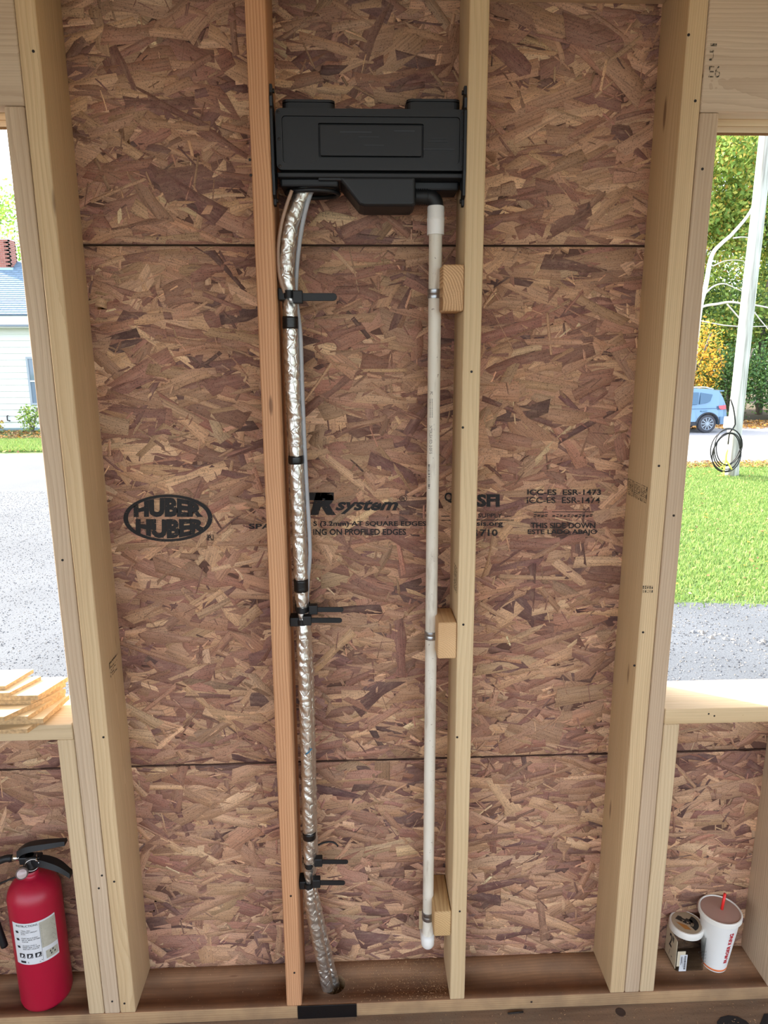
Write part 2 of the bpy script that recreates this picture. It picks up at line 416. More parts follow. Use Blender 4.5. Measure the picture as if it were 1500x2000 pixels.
# ------------------------------------------------------------------ the framed wall
W = structure('wall_back')
YB = 0.130                                   # inner face of the sheathing, studs run from y = 0 to here
ZP, ZT, ZS, ZH = 0.038, 2.294, 0.820, 2.060  # plate top, underside of top plate, sill top, header bottom
KL, KR = -0.5907, 0.5899                     # inner faces of the two king studs
T = 0.0381
HOLE = atz(650, 1926, ZP)
# bottom plate with the drilled hole
plate = lumber('bottom_plate', -4.2, 4.2, 0, YB, 0, ZP, 'x', M['plate'], None)
cut = bmo('cutter', lathe([(0.030, -0.1), (0.030, 0.1)], (HOLE[0] + 0.002, HOLE[1] + 0.006, 0.03), 28))
bo = plate.modifiers.new('b', 'BOOLEAN'); bo.object = cut; bo.operation = 'DIFFERENCE'; bo.solver = 'EXACT'
dg = bpy.context.evaluated_depsgraph_get(); nm = bpy.data.meshes.new_from_object(plate.evaluated_get(dg)); plate.modifiers.clear(); plate.data = nm
bpy.data.objects.remove(cut); adopt(plate, W)
nm.materials.append(wood('plate_top_brown', (150, 112, 80), (112, 78, 54), 55, .42, .05, .85, .6))  # darker, browner wood for the upward faces
for f_ in nm.polygons:
    if f_.normal.z > .9: f_.material_index = 1
lumber('top_plate', -4.2, 4.2, 0, YB, ZT, ZT + T, 'x', M['pine'], W)
lumber('top_plate', -4.2, 4.2, 0, YB, ZT + T, ZT + 2 * T, 'x', M['pine_pale'], W)
def stud(name, xl, mat, z0=ZP, z1=ZT): return lumber(name, xl + .0003, xl + T - 0.0008, 0, YB, z0, z1, 'z', mat, W)
stud('stud', -0.2032 - T / 2, M['fir'])['label'] = 'reddish fir stud'
stud('stud', 0.2032 - T / 2, M['pine_pale'])
stud('king_stud', KL - T, M['pine_yellow']); stud('king_stud', KR, M['pine_yellow'])
stud('jack_stud', KL - 2 * T, M['pine_grey'], ZP, ZH - .0006); stud('jack_stud', KR + T, M['pine_grey'], ZP, ZH - .0006)
stud('cripple_stud', KL - 3 * T, M['pine'], ZP, ZS - T); stud('cripple_stud', KR + 2 * T, M['pine'], ZP, ZS - T)
stud('cripple_stud', 0.997, M['pine_grey'], ZP, ZS - T); stud('cripple_stud', -1.035, M['pine'], ZP, ZS - T)
lumber('sill_plate', KR + 2 * T, 1.9, -0.001, YB + 0.012, ZS - T, ZS, 'x', M['pine_pale'], W)
lumber('sill_plate', -1.9, KL - 2 * T - 0.001, -0.001, YB + 0.012, ZS - T, ZS, 'x', M['pine'], W)
for xa, xb in ((KR + T, 1.94), (-1.94, KL - T)):
    for i, mt in enumerate(('pine_grey', 'pine_pale', 'pine')):
        lumber('header_ply', xa, xb, i * 0.0435, i * 0.0435 + 0.0405, ZH, ZT, 'x', M[mt], W)
stud('jack_stud', 1.9, M['pine'], ZP, ZH); stud('jack_stud', -1.938, M['pine'], ZP, ZH)
stud('king_stud', 1.94, M['pine'], ZP, ZT); stud('king_stud', -1.98, M['pine'], ZP, ZT)

# ------------------------------------------------------------------ oriented strand sheathing
PAL = np.array([lin(c)[:3] for c in ((188, 148, 114), (172, 130, 102), (154, 110, 90), (136, 94, 80), (114, 78, 72), (86, 60, 58), (204, 166, 130), (178, 138, 108))])
PW = np.array([.20, .22, .20, .13, .07, .03, .06, .12])
def strands(x0, x1, z0, z1, parent, dens=1.0, seed=1):
    g = np.random.default_rng(seed); area = (x1 - x0) * (z1 - z0)
    L_all = []
    for layer, (ln, wd, cover, jit) in enumerate(((0.100, 0.026, 2.0, 22), (0.100, 0.024, 2.4, 22), (0.080, 0.015, 0.8, 26), (0.034, 0.0030, 0.16, 50))):
        n = int(cover * dens * area / (ln * wd) * 0.9); L_all.append((n, ln, wd, jit, layer))
    Vs, cols, uvs = [], [], []
    K = 8
    for n, ln, wd, jit, layer in L_all:
        hl = np.clip(ln * g.lognormal(0, 0.38, n), 0.010, 0.20) / 2; hw = np.clip(wd * g.lognormal(0, 0.50, n), 0.0012, 0.060) / 2
        cx = g.uniform(x0 - .02, x1 + .02, n); cz = g.uniform(z0 - .02, z1 + .02, n)
        ang = np.radians(g.normal(0, jit, n)); wild = g.random(n) < 0.12; ang[wild] = g.uniform(-1.57, 1.57, wild.sum())
        skew = g.normal(0, 0.25, (n, 2))
        # outline of eight points: ragged ends, nearly straight long sides
        tx = np.array([-1, -0.35, 0.35, 1, 1, 0.35, -0.35, -1.0]); ty = np.array([-1, -1, -1, -1, 1, 1, 1, 1.0])
        X = hl[:, None] * (tx + g.normal(0, 0.05, (n, K))); Y = hw[:, None] * (ty + g.normal(0, 0.13, (n, K)))
        endm = np.abs(tx) > .9
        X[:, endm] += (hw[:, None] * (ty[endm] * np.where(tx[endm] > 0, skew[:, :1], skew[:, 1:]) * 2.0))
        taper = 1 - g.random((n, 1)) * 0.6 * (g.random((n, 1)) < 0.22); Y = Y * np.where(tx > 0.2, taper, 1)
        bow = g.normal(0, 0.25, (n, 1)) * hw[:, None] * (tx ** 2); Y = Y + bow
        ca, sa = np.cos(ang)[:, None], np.sin(ang)[:, None]
        wx = cx[:, None] + X * ca - Y * sa; wz = cz[:, None] + X * sa + Y * ca
        dep = g.uniform(0.0002, 0.0030, n) if layer < 3 else g.uniform(0.0012, 0.0032, n)
        ta = g.normal(0, 0.010, n); tb = g.normal(0, 0.040, n)
        wy = YB - np.clip(dep[:, None] + X * ta[:, None] + Y * tb[:, None] - 0.012 * Y * Y / (hw[:, None] + .001), -0.0006, 0.0040)
        wx = np.clip(wx, x0, x1); wz = np.clip(wz, z0, z1)
        Vs.append(np.stack([wx, wy, wz], 2))
        ci = g.choice(len(PAL), n, p=PW / PW.sum()); c = PAL[ci] * 1.20 * g.normal(1, 0.13, (n, 1)) * (1 + g.normal(0, 0.025, (n, 3)))
        if layer == 3: c = c * np.where(g.random((n, 1)) < .4, 1.35, 0.75)
        # wild strands read darker now and then
        c[wild] *= g.choice([0.7, 1.0, 1.15], wild.sum())[:, None]
        cols.append(np.clip(c, 0.008, 0.9))
        uvs.append(np.stack([X + g.uniform(0, 50, (n, 1)), Y + g.uniform(0, 50, (n, 1))], 2))
    V = np.concatenate(Vs); c = np.concatenate(cols); uv = np.concatenate(uvs); n = len(V)
    # every strand is a flat face with a frayed rim that slopes back into the panel
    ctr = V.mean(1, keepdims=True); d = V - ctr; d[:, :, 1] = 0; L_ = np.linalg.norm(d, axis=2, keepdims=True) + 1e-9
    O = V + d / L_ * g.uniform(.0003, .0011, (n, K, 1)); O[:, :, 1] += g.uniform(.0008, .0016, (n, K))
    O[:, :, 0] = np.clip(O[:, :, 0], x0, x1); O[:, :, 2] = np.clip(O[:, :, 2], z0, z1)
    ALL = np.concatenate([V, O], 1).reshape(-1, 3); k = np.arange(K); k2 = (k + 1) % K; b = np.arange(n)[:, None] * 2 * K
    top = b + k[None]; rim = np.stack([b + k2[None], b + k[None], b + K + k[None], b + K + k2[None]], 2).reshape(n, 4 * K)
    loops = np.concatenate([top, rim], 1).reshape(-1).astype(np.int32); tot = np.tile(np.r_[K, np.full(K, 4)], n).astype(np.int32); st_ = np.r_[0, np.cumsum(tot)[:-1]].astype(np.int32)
    UVv = np.concatenate([uv, uv], 1).reshape(-1, 2)
    me = bpy.data.meshes.new('wood_strands'); me.vertices.add(len(ALL)); me.vertices.foreach_set('co', ALL.reshape(-1).astype(np.float32))
    me.loops.add(len(loops)); me.loops.foreach_set('vertex_index', loops)
    me.polygons.add(len(tot)); me.polygons.foreach_set('loop_start', st_); me.polygons.foreach_set('loop_total', tot)
    cv = np.concatenate([np.repeat(c[:, None], K, 1), np.repeat(c[:, None] * .72, K, 1)], 1).reshape(-1, 3)  # rim tint lowered: shade in the gaps between strands put into the colour
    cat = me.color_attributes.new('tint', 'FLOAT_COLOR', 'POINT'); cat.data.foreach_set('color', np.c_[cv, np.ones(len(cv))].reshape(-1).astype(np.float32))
    ul = me.uv_layers.new(name='grain'); ul.data.foreach_set('uv', UVv[loops].reshape(-1).astype(np.float32))
    me.update()
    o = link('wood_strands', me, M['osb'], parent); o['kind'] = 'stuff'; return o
S1, S2 = 1.838, 0.632
XL, XR = KL - 2 * T - 0.0005, KR + 2 * T + 0.0005
def panel(x0, x1, z0, z1, seed):
    p = box('sheathing_panel', x0, x1, YB, YB + 0.0115, z0, z1, M['osb_core'], W); strands(x0 + .0008, x1 - .0008, z0 + .0012, z1 - .0012, p, 1.0, seed); return p
P_top = panel(XL, XR, S1 + 0.0012, 2.33, 11)
P_mid = panel(XL, XR, S2 + 0.0012, S1 - 0.0012, 12)
panel(-1.5, XL, S2 + 0.0012, ZS - T - 0.001, 13); panel(XR, 1.5, S2 + 0.0012, ZS - T - 0.001, 14)
panel(-1.5, 1.5, 0.036, S2 - 0.0012, 15)
for x0_, x1_, z0_, z1_ in ((XL, XR, S2 - .1, 2.33), (-4.2, 4.2, .0, S2 + .05), (XR, 1.9, S2, ZS - T - .001), (-1.9, XL, S2, ZS - T - .001), (1.94, 4.2, S2, 2.33), (-4.2, -1.94, S2, 2.33), (-1.94, XL, ZH, 2.33), (XR, 1.94, ZH, 2.33)):
    box('light_stop_sheet', x0_, x1_, YB + .0125, YB + .014, z0_, z1_, M['sheath_edge'], W)  # unseen sheets added to stop daylight leaking through the panel seams

# printing on the middle panel
def onwall(u, v): return at(u, -v, YB - 0.0043)
pr = Flat()
def line(s, u0, v0, u1, v1, **k): pr.text(s, u0, -v1, u1, -v0, **k)
line('SPAC', 486, 1023, 548, 1033, bold=0.022); line('S (3.2mm) AT SQUARE EDGES', 612, 1018, 832, 1030, bold=0.022); line('ING ON PROFILED EDGES', 612, 1033, 793, 1045, bold=0.022)
line('system', 655, 976, 778, 1004, bold=0.035, shear=0.35); line('R', 606, 962, 656, 1006, bold=0.06, shear=0.2)
pr.rect(604, -977, 652, -962); line('®', 780, 968, 795, 980)
line('Q', 868, 962, 884, 982, bold=0.03); line('SFI', 931, 965, 976, 990, bold=0.05)
line('SUPPLY ---', 934, 1003, 998, 1011, bold=0.01); pr.rect(930, -1016.6, 1004, -1015.2, 6); pr.rect(862, -1009, 878, -1007.5); pr.rect(862, -1017, 880, -1015.5)
line('sis.org', 931, 1018, 982, 1030, bold=0.022); line('1710', 929, 1034, 972, 1047, bold=0.022)
line('ICC-ES  ESR-1473', 1030, 956, 1174, 967, bold=0.022); line('ICC-ES  ESR-1474', 1029, 971, 1172, 983, bold=0.012)
pr.rect(1042, -1001, 1070, -999.8, 3); pr.rect(1078, -1000.4, 1160, -999.2, 8)
for k in range(16):
    if k != 4: pr.rect(1043 + k * 7.3, -1006 - (k % 3), 1048 + k * 7.3, -1004.4 - (k % 3)); pr.rect(1042 + k * 7.3, -1010 + (k % 2), 1047 + k * 7.3, -1008.4 + (k % 2))
line('THIS SIDE DOWN', 1037, 1021, 1163, 1032, bold=0.022); line('ESTE LADO ABAJO', 1031, 1034, 1166, 1046, bold=0.022)
line('R', 406, 1046, 415, 1054, bold=0.02)
pr.rect(404, -1055.5, 417, -1054.6); pr.rect(404, -1045.4, 417, -1044.5); pr.rect(404, -1055, 405, -1045); pr.rect(416, -1055, 417, -1045)
# oval emblem: a ring with the word twice, lens-shaped, split along the middle
cx, cy, ax, ay = 328, -1012, 87, 46
R_ = []
for k in range(72):
    a = 2 * math.pi * k / 72; R_.append((math.cos(a), math.sin(a)))
for k in range(72):
    a, b = R_[k], R_[(k + 1) % 72]; w0, w1 = 0.89, 0.89
    pr.put([(cx + ax * a[0], cy + ay * a[1]), (cx + ax * b[0], cy + ay * b[1]), (cx + (ax - 9) * b[0], cy + (ay - 5) * b[1]), (cx + (ax - 9) * a[0], cy + (ay - 5) * a[1])], [(0, 1, 2, 3)])
for up in (1, -1):
    V, F, a_ = text2d('HUBER', bold=0.065, spacing=1.0); X = (V[:, 0] * 2 - 1) * 68 + (1 if up > 0 else 5)
    H = 38 * np.sqrt(np.clip(1 - (X / 80.0) ** 2, 0.05, 1))
    Y = V[:, 1] * H + 2.0 if up > 0 else -2.0 - (1 - V[:, 1]) * H
    pr.put(np.stack([cx + X, cy + Y], 1), F)
pr.build('printed_lettering', onwall, M['ink'], P_mid)

# ------------------------------------------------------------------ marks on the lumber (nail heads, holes, grade stamps)
def nail(u, v, Y=0.0, r=0.0026, mat=None, p=W):
    c = at(u, v, Y); bm = lathe([(r * 1.0, 0.0006), (r, -0.0004), (r * .7, -0.0009)], (c[0], c[1], c[2]), 10, 'y'); return bmo('nail_head', bm, mat or M['dark_steel'], p)
for u, v in ((904, 835), (921, 726), (905, 1220), (893, 1440), (898, 1780), (575, 1900), (568, 1750), (243, 1960), (219, 1956), (202, 1440), (199, 1710), (193, 1735), (223, 1722), (122, 1094),
             (65, 100), (1358, 197), (1372, 330), (1287, 910), (1239, 1300), (1316, 1007), (1038, 1957), (1395, 1398), (1384, 1394), (488, 312), (490, 342), (1345, 68), (1256, 1235)):
    nail(u, v, -0.0004)
def onside(xp, v0, v1, y0, y1):
    return lambda s, t: (xp, y0 + (y1 - y0) * s, v0 + (v1 - v0) * t)
st = Flat()
for k in range(3):
    a = k / 3 + 0.02; b = (k + 1) / 3 - 0.03
    for q in ((a, 0, b, .04), (a, .96, b, 1), (a, .3, b, .34), (a, 0, a + .03, 1), (b - .03, 0, b, 1), ((a + b) / 2, .4, (a + b) / 2 + .02, .9)): st.rect(*q)
    for j in range(5): st.rect(a + .05, .42 + j * .1, a + .12 + (j % 3) * .03, .46 + j * .1); st.rect(a + .17, .40 + j * .1, a + .26 - (j % 2) * .03, .44 + j * .1)
    for j in range(2): st.rect(a + .06, .08 + j * .1, b - .07, .12 + j * .1)
zt, zb = at(1240, 944, 0.06)[2], at(1240, 975, 0.06)[2]
st.build('grade_stamp', onside(KR - 0.0006, zb, zt, 0.126, 0.010), M['stamp'], W)
st2 = Flat()
for q in ((0, .9, 1, 1), (0, 0, .06, 1), (.1, .6, .5, .66), (.1, .4, .7, .46), (.1, .2, .45, .26), (.6, .6, .9, .66), (.2, .02, .8, .08)): st2.rect(*q)
st2.build('grade_stamp', onside(KL + 0.0006, at(224, 1318, .06)[2], at(224, 1290, .06)[2], 0.045, 0.1), M['stamp'], W)
st3 = Flat()
for j in range(5): st3.rect(.1 + j * .17, .55, .2 + j * .17, .95); st3.rect(.12 + j * .17, .1, .22 + j * .17, .4)
a = at(1253, 1143, 0); b = at(1277, 1159, 0)
st3.build('grade_stamp', lambda s, t: (a[0] + (b[0] - a[0]) * s, -0.0006, b[2] + (a[2] - b[2]) * t), M['stamp'], W)
st.build('grade_stamp', onside(0.2032 - T / 2 - 0.0006, at(888, 1146, .06)[2], at(888, 1098, .06)[2], 0.06, 0.012), M['stamp'], W)
hw = Flat(); hw.vtext('In', .05, .5, .5, 1); hw.text('E6', .1, 0, .9, .35)
a = at(1386, 85, 0); b = at(1408, 152, 0)
hw.build('pencil_mark', lambda s, t: (a[0] + (b[0] - a[0]) * s, -0.0006, b[2] + (a[2] - b[2]) * t), M['stamp'], W)

# ------------------------------------------------------------------ rest of the shed; unseen open rear, wide sides, pale ceiling shaped for fill light
F_ = structure('floor'); box('subfloor_sheet', -4.2, 4.2, -3.4, YB, -0.02, 0.0, M['floor'], F_)
box('floor_skirt', -2.6, 2.6, -3.4, YB + 0.01, -1.285, -0.02, M['osb_core'], F_)
Cc = structure('ceiling'); box('ceiling_sheet', -4.2, 4.2, -3.4, YB, ZT + 2 * T + 0.14, ZT + 2 * T + 0.155, M['pine_pale'], Cc)
for i in range(14): lumber('joist', -4.02 + i * .6, -3.98 + i * .6, -3.4, 0, ZT + 2 * T + .001, ZT + 2 * T + .139, 'y', M['pine'], Cc)
for nm, sx in (('wall_left', -1), ('wall_right', 1)):
    Ws = structure(nm)
    xi = sx * 4.2
    box('sheathing_panel', min(xi, xi + sx * .012), max(xi, xi + sx * .012), -2.4, YB, 0, ZT + 2 * T, M['pine_pale'], Ws)
    for k in range(4): lumber('stud', min(xi, xi - sx * .09), max(xi, xi - sx * .09), -0.70 - k * .58, -0.66 - k * .58, 0, ZT + 2 * T, 'z', M['pine'], Ws)
fl = Flat()
fl.text('84', 0, 0, 1, 1, bold=0.06)
c0 = atz(1385, 1981, 0.0); fl.build('painted_number', lambda s, t: (c0[0] + s * 0.17, c0[1] - 0.005 - (1 - t) * 0.11, 0.0008), M['ink_solid'], F_)

# ------------------------------------------------------------------ wall box between the studs
MP = M['black_plastic']
WB = thing('line_set_box', 'black plastic line set wall box mounted between the two middle studs', 'box', (0.004, 0.06, 1.90))
xa, xb = -0.1757, 0.1852; zc0, zc1 = at(700, 333, .018)[2], at(700, 213, .018)[2]
box('housing', -0.170, 0.178, 0.034, 0.122, zc0 - 0.008, zc1 - 0.002, MP, WB, 0.004)
ring('cover_rim', rrect(xa, xb, zc0, zc1, .010), rrect(xa + .012, xb - .012, zc0 + .012, zc1 - .013, .006), 0.0155, 0.034, MP, WB)
i0, i1 = at(623, 242, .018), at(825, 307, .018)
ring('cover_panel', rrect(xa + .0125, xb - .0125, zc0 + .0125, zc1 - .0135, .006), rrect(i0[0] - .002, i1[0] + .002, i1[2] - .002, i0[2] + .002, .003), 0.0185, 0.030, MP, WB)
box('cover_backing', xa + .012, xb - .012, 0.0260, 0.0335, zc0 + .012, zc1 - .013, MP, WB)
nm_ = prism('name_plate', rrect(i0[0] + .0015, i1[0] - .0015, i1[2] + .0015, i0[2] - .0015, .003), 0.0175, 0.027, MP, WB, 0.0008)
hl = simple('plastic_highlight', (44, 47, 52), 0.5)
for (u0, v0, u1, v1) in ((664, 257, 726, 259), (770, 255, 810, 257), (700, 267, 740, 268), (712, 283, 750, 284.5), (827, 291, 887, 292.4), (840, 270, 872, 271), (835, 276, 875, 277)):
    p, q = at(u0, v1, .0178), at(u1, v0, .0178); box('raised_line', p[0], q[0], .0170, .0187, p[2], q[2], hl, nm_ if u0 < 820 else WB)
for xx, zz in ((xa + .006, zc1 - .007), (xb - .006, zc1 - .007), (xa + .006, zc0 + .006), (xb - .006, zc0 + .006), (xa + .006, (zc0 + zc1) / 2), (xb - .006, (zc0 + zc1) / 2)):
    bmo('cover_screw', lathe([(.003, .0022), (.003, -.0004), (.0015, -.001)], (xx, .0155, zz), 10, 'y'), M['dark_steel'], WB)
# nailing flanges lying on the stud faces
def flange(xf, sgn):
    prof = [(.002, 1.955), (.002, 2.060), (.006, 2.066), (.004, 2.082), (.010, 2.090), (.010, 2.104), (.022, 2.1045), (.030, 2.092), (.030, 2.078), (.046, 2.070), (.05, 1.95), (.05, 1.932), (.030, 1.925), (.034, 1.905), (.026, 1.894), (.016, 1.896), (.016, 1.906), (.006, 1.912), (.006, 1.935)]
    bm = bmesh.new(); x1_ = xf + sgn * .0045
    a = [bm.verts.new((xf, y, z)) for y, z in prof]; b = [bm.verts.new((x1_, y, z)) for y, z in prof]
    bm.faces.new(a); bm.faces.new(b[::-1]); n = len(prof)
    for i in range(n): bm.faces.new((a[i], b[i], b[(i + 1) % n], a[(i + 1) % n]))
    f = bmo('nailing_flange', bm, MP, WB)
    for y, z in ((.022, 2.096), (.025, 1.905)): bmo('flange_nail', lathe([(.004, sgn * -.001), (.004, sgn * .003)], (x1_, y, z), 10, 'x'), M['dark_steel'], f)
flange(-0.1838, 1); flange(0.1838, -1)
# knock-out collars on top
def collar(u0, u1, vtop):
    p0, p1 = at(u0, 214, .05), at(u1, 214, .05); zt_ = at(u0, vtop, .05)[2]
    for k, (ins, za, zb_) in enumerate(((0, p0[2] - .006, zt_ - .006), (.003, zt_ - .006, zt_ - .004), (0, zt_ - .004, zt_))):
        bm = bmesh.new(); pts = rrect(p0[0] + ins, p1[0] - ins, .035 + ins, .105 - ins, .012)
        a = [bm.verts.new((x, y, za)) for x, y in pts]; b = [bm.verts.new((x, y, zb_)) for x, y in pts]
        bm.faces.new(a[::-1]); bm.faces.new(b); n = len(pts)
        for i in range(n): bm.faces.new((a[i], a[(i + 1) % n], b[(i + 1) % n], b[i]))
        bmo('top_collar', bm, MP, WB)
collar(552, 654, 199); collar(793, 897, 198)
box('lower_lip', -0.176, 0.182, 0.020, 0.060, zc0 - .012, zc0 - .003, MP, WB, .002)
zl = at(600, 366, .03)[2]
box('lower_shell', -0.172, -0.060, 0.032, 0.118, zl + .002, zc0 - .010, MP, WB, .004)
box('lower_shell', 0.082, 0.178, 0.050, 0.118, zl, zc0 - .010, MP, WB, .004)
# sloped drain trough
tp = [at(u, v, .024) for u, v in ((657, 343), (702, 400), (712, 403), (806, 403), (812, 398), (812, 343))]
prism('drain_trough', [(p[0], p[2]) for p in tp], 0.022, 0.112, MP, WB, 0.007, 4)
le = at(622, 350, .024); box('drain_trough_lip', le[0], tp[0][0] + .01, .024, .110, le[2] - .002, le[2] + .004, MP, WB, .001)
# oval knock-out ring under the shell
pc = at(612, 368, .07); ov = []
for k in range(41):
    a = 2 * math.pi * k / 40; ov.append((pc[0] + .050 * math.cos(a), .068 + .036 * math.sin(a), zl - .004))
V, Fc = sweep(ov, .0045, 8); mk('oval_outlet', V, Fc, MP, WB, True)
# corrugated drain hose and elbow
hx0, hx1, hz_ = at(812, 380, .055)[0], 0.1150, at(820, 383, .055)[2]; prof = []
for k in range(13):
    h = k / 12 * (hx1 - hx0 + .004); prof.append((0.0165 if k % 2 else 0.0142, h))
bmo('corrugated_hose', lathe(prof, (hx0 - .002, .060, hz_), 24, 'x'), M['black_rubber'], WB, True)
PX = at(851, 430, .060)[0]; zE = at(851, 404, .060)[2]
el = [(hx1, .060, hz_)] + [(hx1 + (PX - hx1) * math.sin(t), .060, hz_ - (hz_ - zE - .002) * (1 - math.cos(t))) for t in np.linspace(0.2, 1.57, 8)] + [(PX, .060, zE - .01)]
tube('drain_elbow', el, .0150, M['black_rubber'], WB, 18)

# ------------------------------------------------------------------ refrigerant lines in foil
LS = thing('refrigerant_line_set', 'pair of silver foil wrapped refrigerant lines running down beside the reddish stud', 'pipe', (HOLE[0], HOLE[1], 0.04))
def foil_tube(px, r, seed, name, straps):
    g = np.random.default_rng(seed)
    P = resample(catmull([at(u, v, y) for u, v, y in px], 10), 0.0035); n, sg = len(P), 28
    s = np.arange(n) * 0.0035; th = np.arange(sg) * 2 * np.pi / sg
    R = np.full((n, sg), r)
    for q in range(26):                                       # soft folds in the wrap
        f = g.uniform(40, 420); m = g.integers(1, 7); R += 0.00022 * np.cos(f * s[:, None] + m * th[None, :] + g.uniform(0, 6.3)) * g.uniform(.4, 1.4)
    for q in range(int(n * 0.0035 / 0.022)):                  # overlap ridges
        c = g.uniform(0, s[-1]); a0 = g.uniform(0, 6.3); sl = g.normal(0, .004)
        d = s[:, None] - c - sl * np.sin(th[None, :] - a0); R += 0.0011 * np.exp(-(d / .0022) ** 2) * np.clip(np.cos((th[None, :] - a0) * .5), 0, 1)
        R -= 0.0009 * np.exp(-((d - .005) / .003) ** 2) * np.clip(np.cos((th[None, :] - a0) * .5), 0, 1)
    R += g.normal(0, .00022, R.shape)
    vv = pxs(P)[1]
    for v0, dep, wd in straps: R -= dep * np.exp(-((vv - v0) / wd) ** 2)[:, None]
    V, F = sweep(P, R, sg); return mk(name, V, F, M['foil'], LS, True), P
squeeze = [(577, .004, 16), (1200, .005, 22), (1718, .005, 18), (630, .0012, 14), (1142, .0012, 14), (1630, .0008, 12), (897, .001, 12)]
front_px = [(612, 346, .062), (598, 366, .056), (583, 395, .052), (569, 435, .046), (560, 490, .042), (560, 540, .040), (566, 577, .040), (567, 630, .042), (569, 700, .042), (574, 800, .042), (578, 900, .042), (583, 1020, .042), (588, 1140, .042), (591, 1205, .042), (595, 1320, .042), (600, 1470, .042), (603, 1600, .042), (605, 1660, .042), (603, 1718, .042), (606, 1760, .044), (618, 1820, .044), (630, 1880, .046), (641, 1935, .050), (644, 1962, .056)]
front, FP = foil_tube(front_px, .0150, 3, 'foil_wrapped_line', squeeze)
back_px = [(614, 346, .085), (600, 372, .082), (580, 405, .078), (570, 450, .074), (566, 520, .072), (569, 577, .068), (571, 640, .070), (577, 800, .072), (583, 950, .072), (592, 1140, .070), (595, 1205, .068), (602, 1320, .070), (606, 1470, .070), (609, 1600, .070), (611, 1660, .068), (609, 1718, .066), (617, 1770, .068), (633, 1840, .070), (647, 1900, .072), (658, 1940, .074), (662, 1962, .076)]
back, BP = foil_tube(back_px, .0130, 5, 'foil_wrapped_line', squeeze)
tube('curved_tie_tail', resample(catmull([at(u, v, .080) for u, v in ((612, 1652), (622, 1650), (632, 1646), (645, 1644), (655, 1647), (660, 1653))], 6), .004), .0022, M['black_rubber'], LS, 8)
def near(P, v): return int(np.argmin(np.abs(pxs(P)[1] - v)))
def band(v0, v1, P, r, name='tape_band', mat=None, parent=None):
    i, j = sorted((near(P, v0), near(P, v1))); j = max(j, i + 2)
    q = P[i:j + 1]; n = len(q); rr = np.full(n, r) + rng.normal(0, .0002, n); rr[0] -= .0006; rr[-1] -= .0006
    return tube(name, q, rr, mat or M['black_tape'], parent or LS, 24)
for v0, v1 in ((618, 642), (889, 906), (1130, 1154), (1623, 1636)): band(v0, v1, FP, .0162)
for v0, v1 in ((620, 640), (891, 904), (1132, 1152)): band(v0, v1, BP, .0140)
cable_px = [(622, 350, .058), (609, 372, .052), (597, 410, .048), (587, 460, .050), (580, 520, .056), (578, 577, .058), (582, 612, .054), (587, 660, .048), (590, 750, .046), (594, 850, .046), (599, 950, .046), (604, 1040, .048), (605, 1090, .050), (601, 1135, .054), (598, 1205, .062)]
tube('grey_cable', resample(catmull([at(*p) for p in cable_px], 8), .006), .0045, M['grey_cable'], LS, 12)['label'] = 'grey control cable'
mkp = [at(u, v, .0255) for u, v in ((597, 1473), (601, 1471), (605, 1467), (609, 1462))]
tube('marker_stroke', resample(catmull(mkp, 5), .003), .0014, M['marker_blue'], LS, 6)['label'] = 'blue marker stroke'
tube('clear_hose', resample(catmull([at(u, v, .030) for u, v in ((570, 372), (560, 400), (549, 440), (543, 490), (546, 540), (556, 572))], 8), .006), .0035, simple('tan_sheath', (170, 140, 118), .4), LS, 10)

# ------------------------------------------------------------------ straps holding the lines
def strap(label, v, tail, tip, vt0, vt1, h, y, ribbed, clip=True):
    i = near(FP, v); c = FP[i]; g_ = 'black straps around the foil wrapped lines'
    sx = -0.2032 + T / 2
    t = thing('pipe_strap', label, 'strap', (sx, float(c[1]), float(c[2])), g_)
    hh = h / 2
    P = [(c[0] + .0152 * math.cos(a), c[1] + .014 + .029 * math.sin(a)) for a in np.linspace(0, 2 * math.pi, 33)]
    V, F = [], []
    for k, (x, yy) in enumerate(P):
        ang = math.atan2(yy - c[1] - .014, x - c[0]); ox, oy = math.cos(ang) * .002, math.sin(ang) * .002
        V += [(x, yy, c[2] - hh), (x, yy, c[2] + hh), (x + ox, yy + oy, c[2] + hh), (x + ox, yy + oy, c[2] - hh)]
    for k in range(32):
        a, b = 4 * k, 4 * k + 4
        for q in range(4): F.append((a + q, a + (q + 1) % 4, b + (q + 1) % 4, b + q))
    mk('band', V, F, M['black_rubber'], t)
    if clip: box('clip', sx + .0004, c[0] - .0075, c[1] - .010, c[1] + .024, c[2] - hh - .004, c[2] + hh + .005, M['black_rubber'], t, .002)
    hd = at(tail, (vt0 + vt1) / 2, y)
    box('buckle', hd[0] - .012, hd[0] + .007, y - .004, y + .014, hd[2] - hh - .005, hd[2] + hh + .005, M['black_rubber'], t, .002)
    e = at(tip, vt0 + (vt1 - vt0) / 2, y); a = at(tail, vt0, y); dz = e[2] - hd[2]
    L_ = e[0] - hd[0]; pts = []
    for k in range(9):
        an = -math.pi / 2 + math.pi * k / 8; pts.append((hd[0] + L_ - hh + hh * math.cos(an), hd[2] + dz + hh * math.sin(an)))
    pts += [(hd[0] + .004, hd[2] + hh), (hd[0] + .004, hd[2] - hh)]
    tl = prism('strap_tail', pts, y, y + .0028, M['black_rubber'], t, .0005, 1)
    if ribbed:
        bm = bmesh.new()
        for k in range(int((L_ - .014) / .0032)): box_bm(hd[0] + .010 + k * .0032, hd[0] + .0116 + k * .0032, y - .0009, y + .0004, hd[2] + dz * k * .0032 / L_ - hh * .75, hd[2] + dz * k * .0032 / L_ + hh * .75, bm=bm)
        bmo('ribs', bm, M['black_rubber'], tl)
    return t
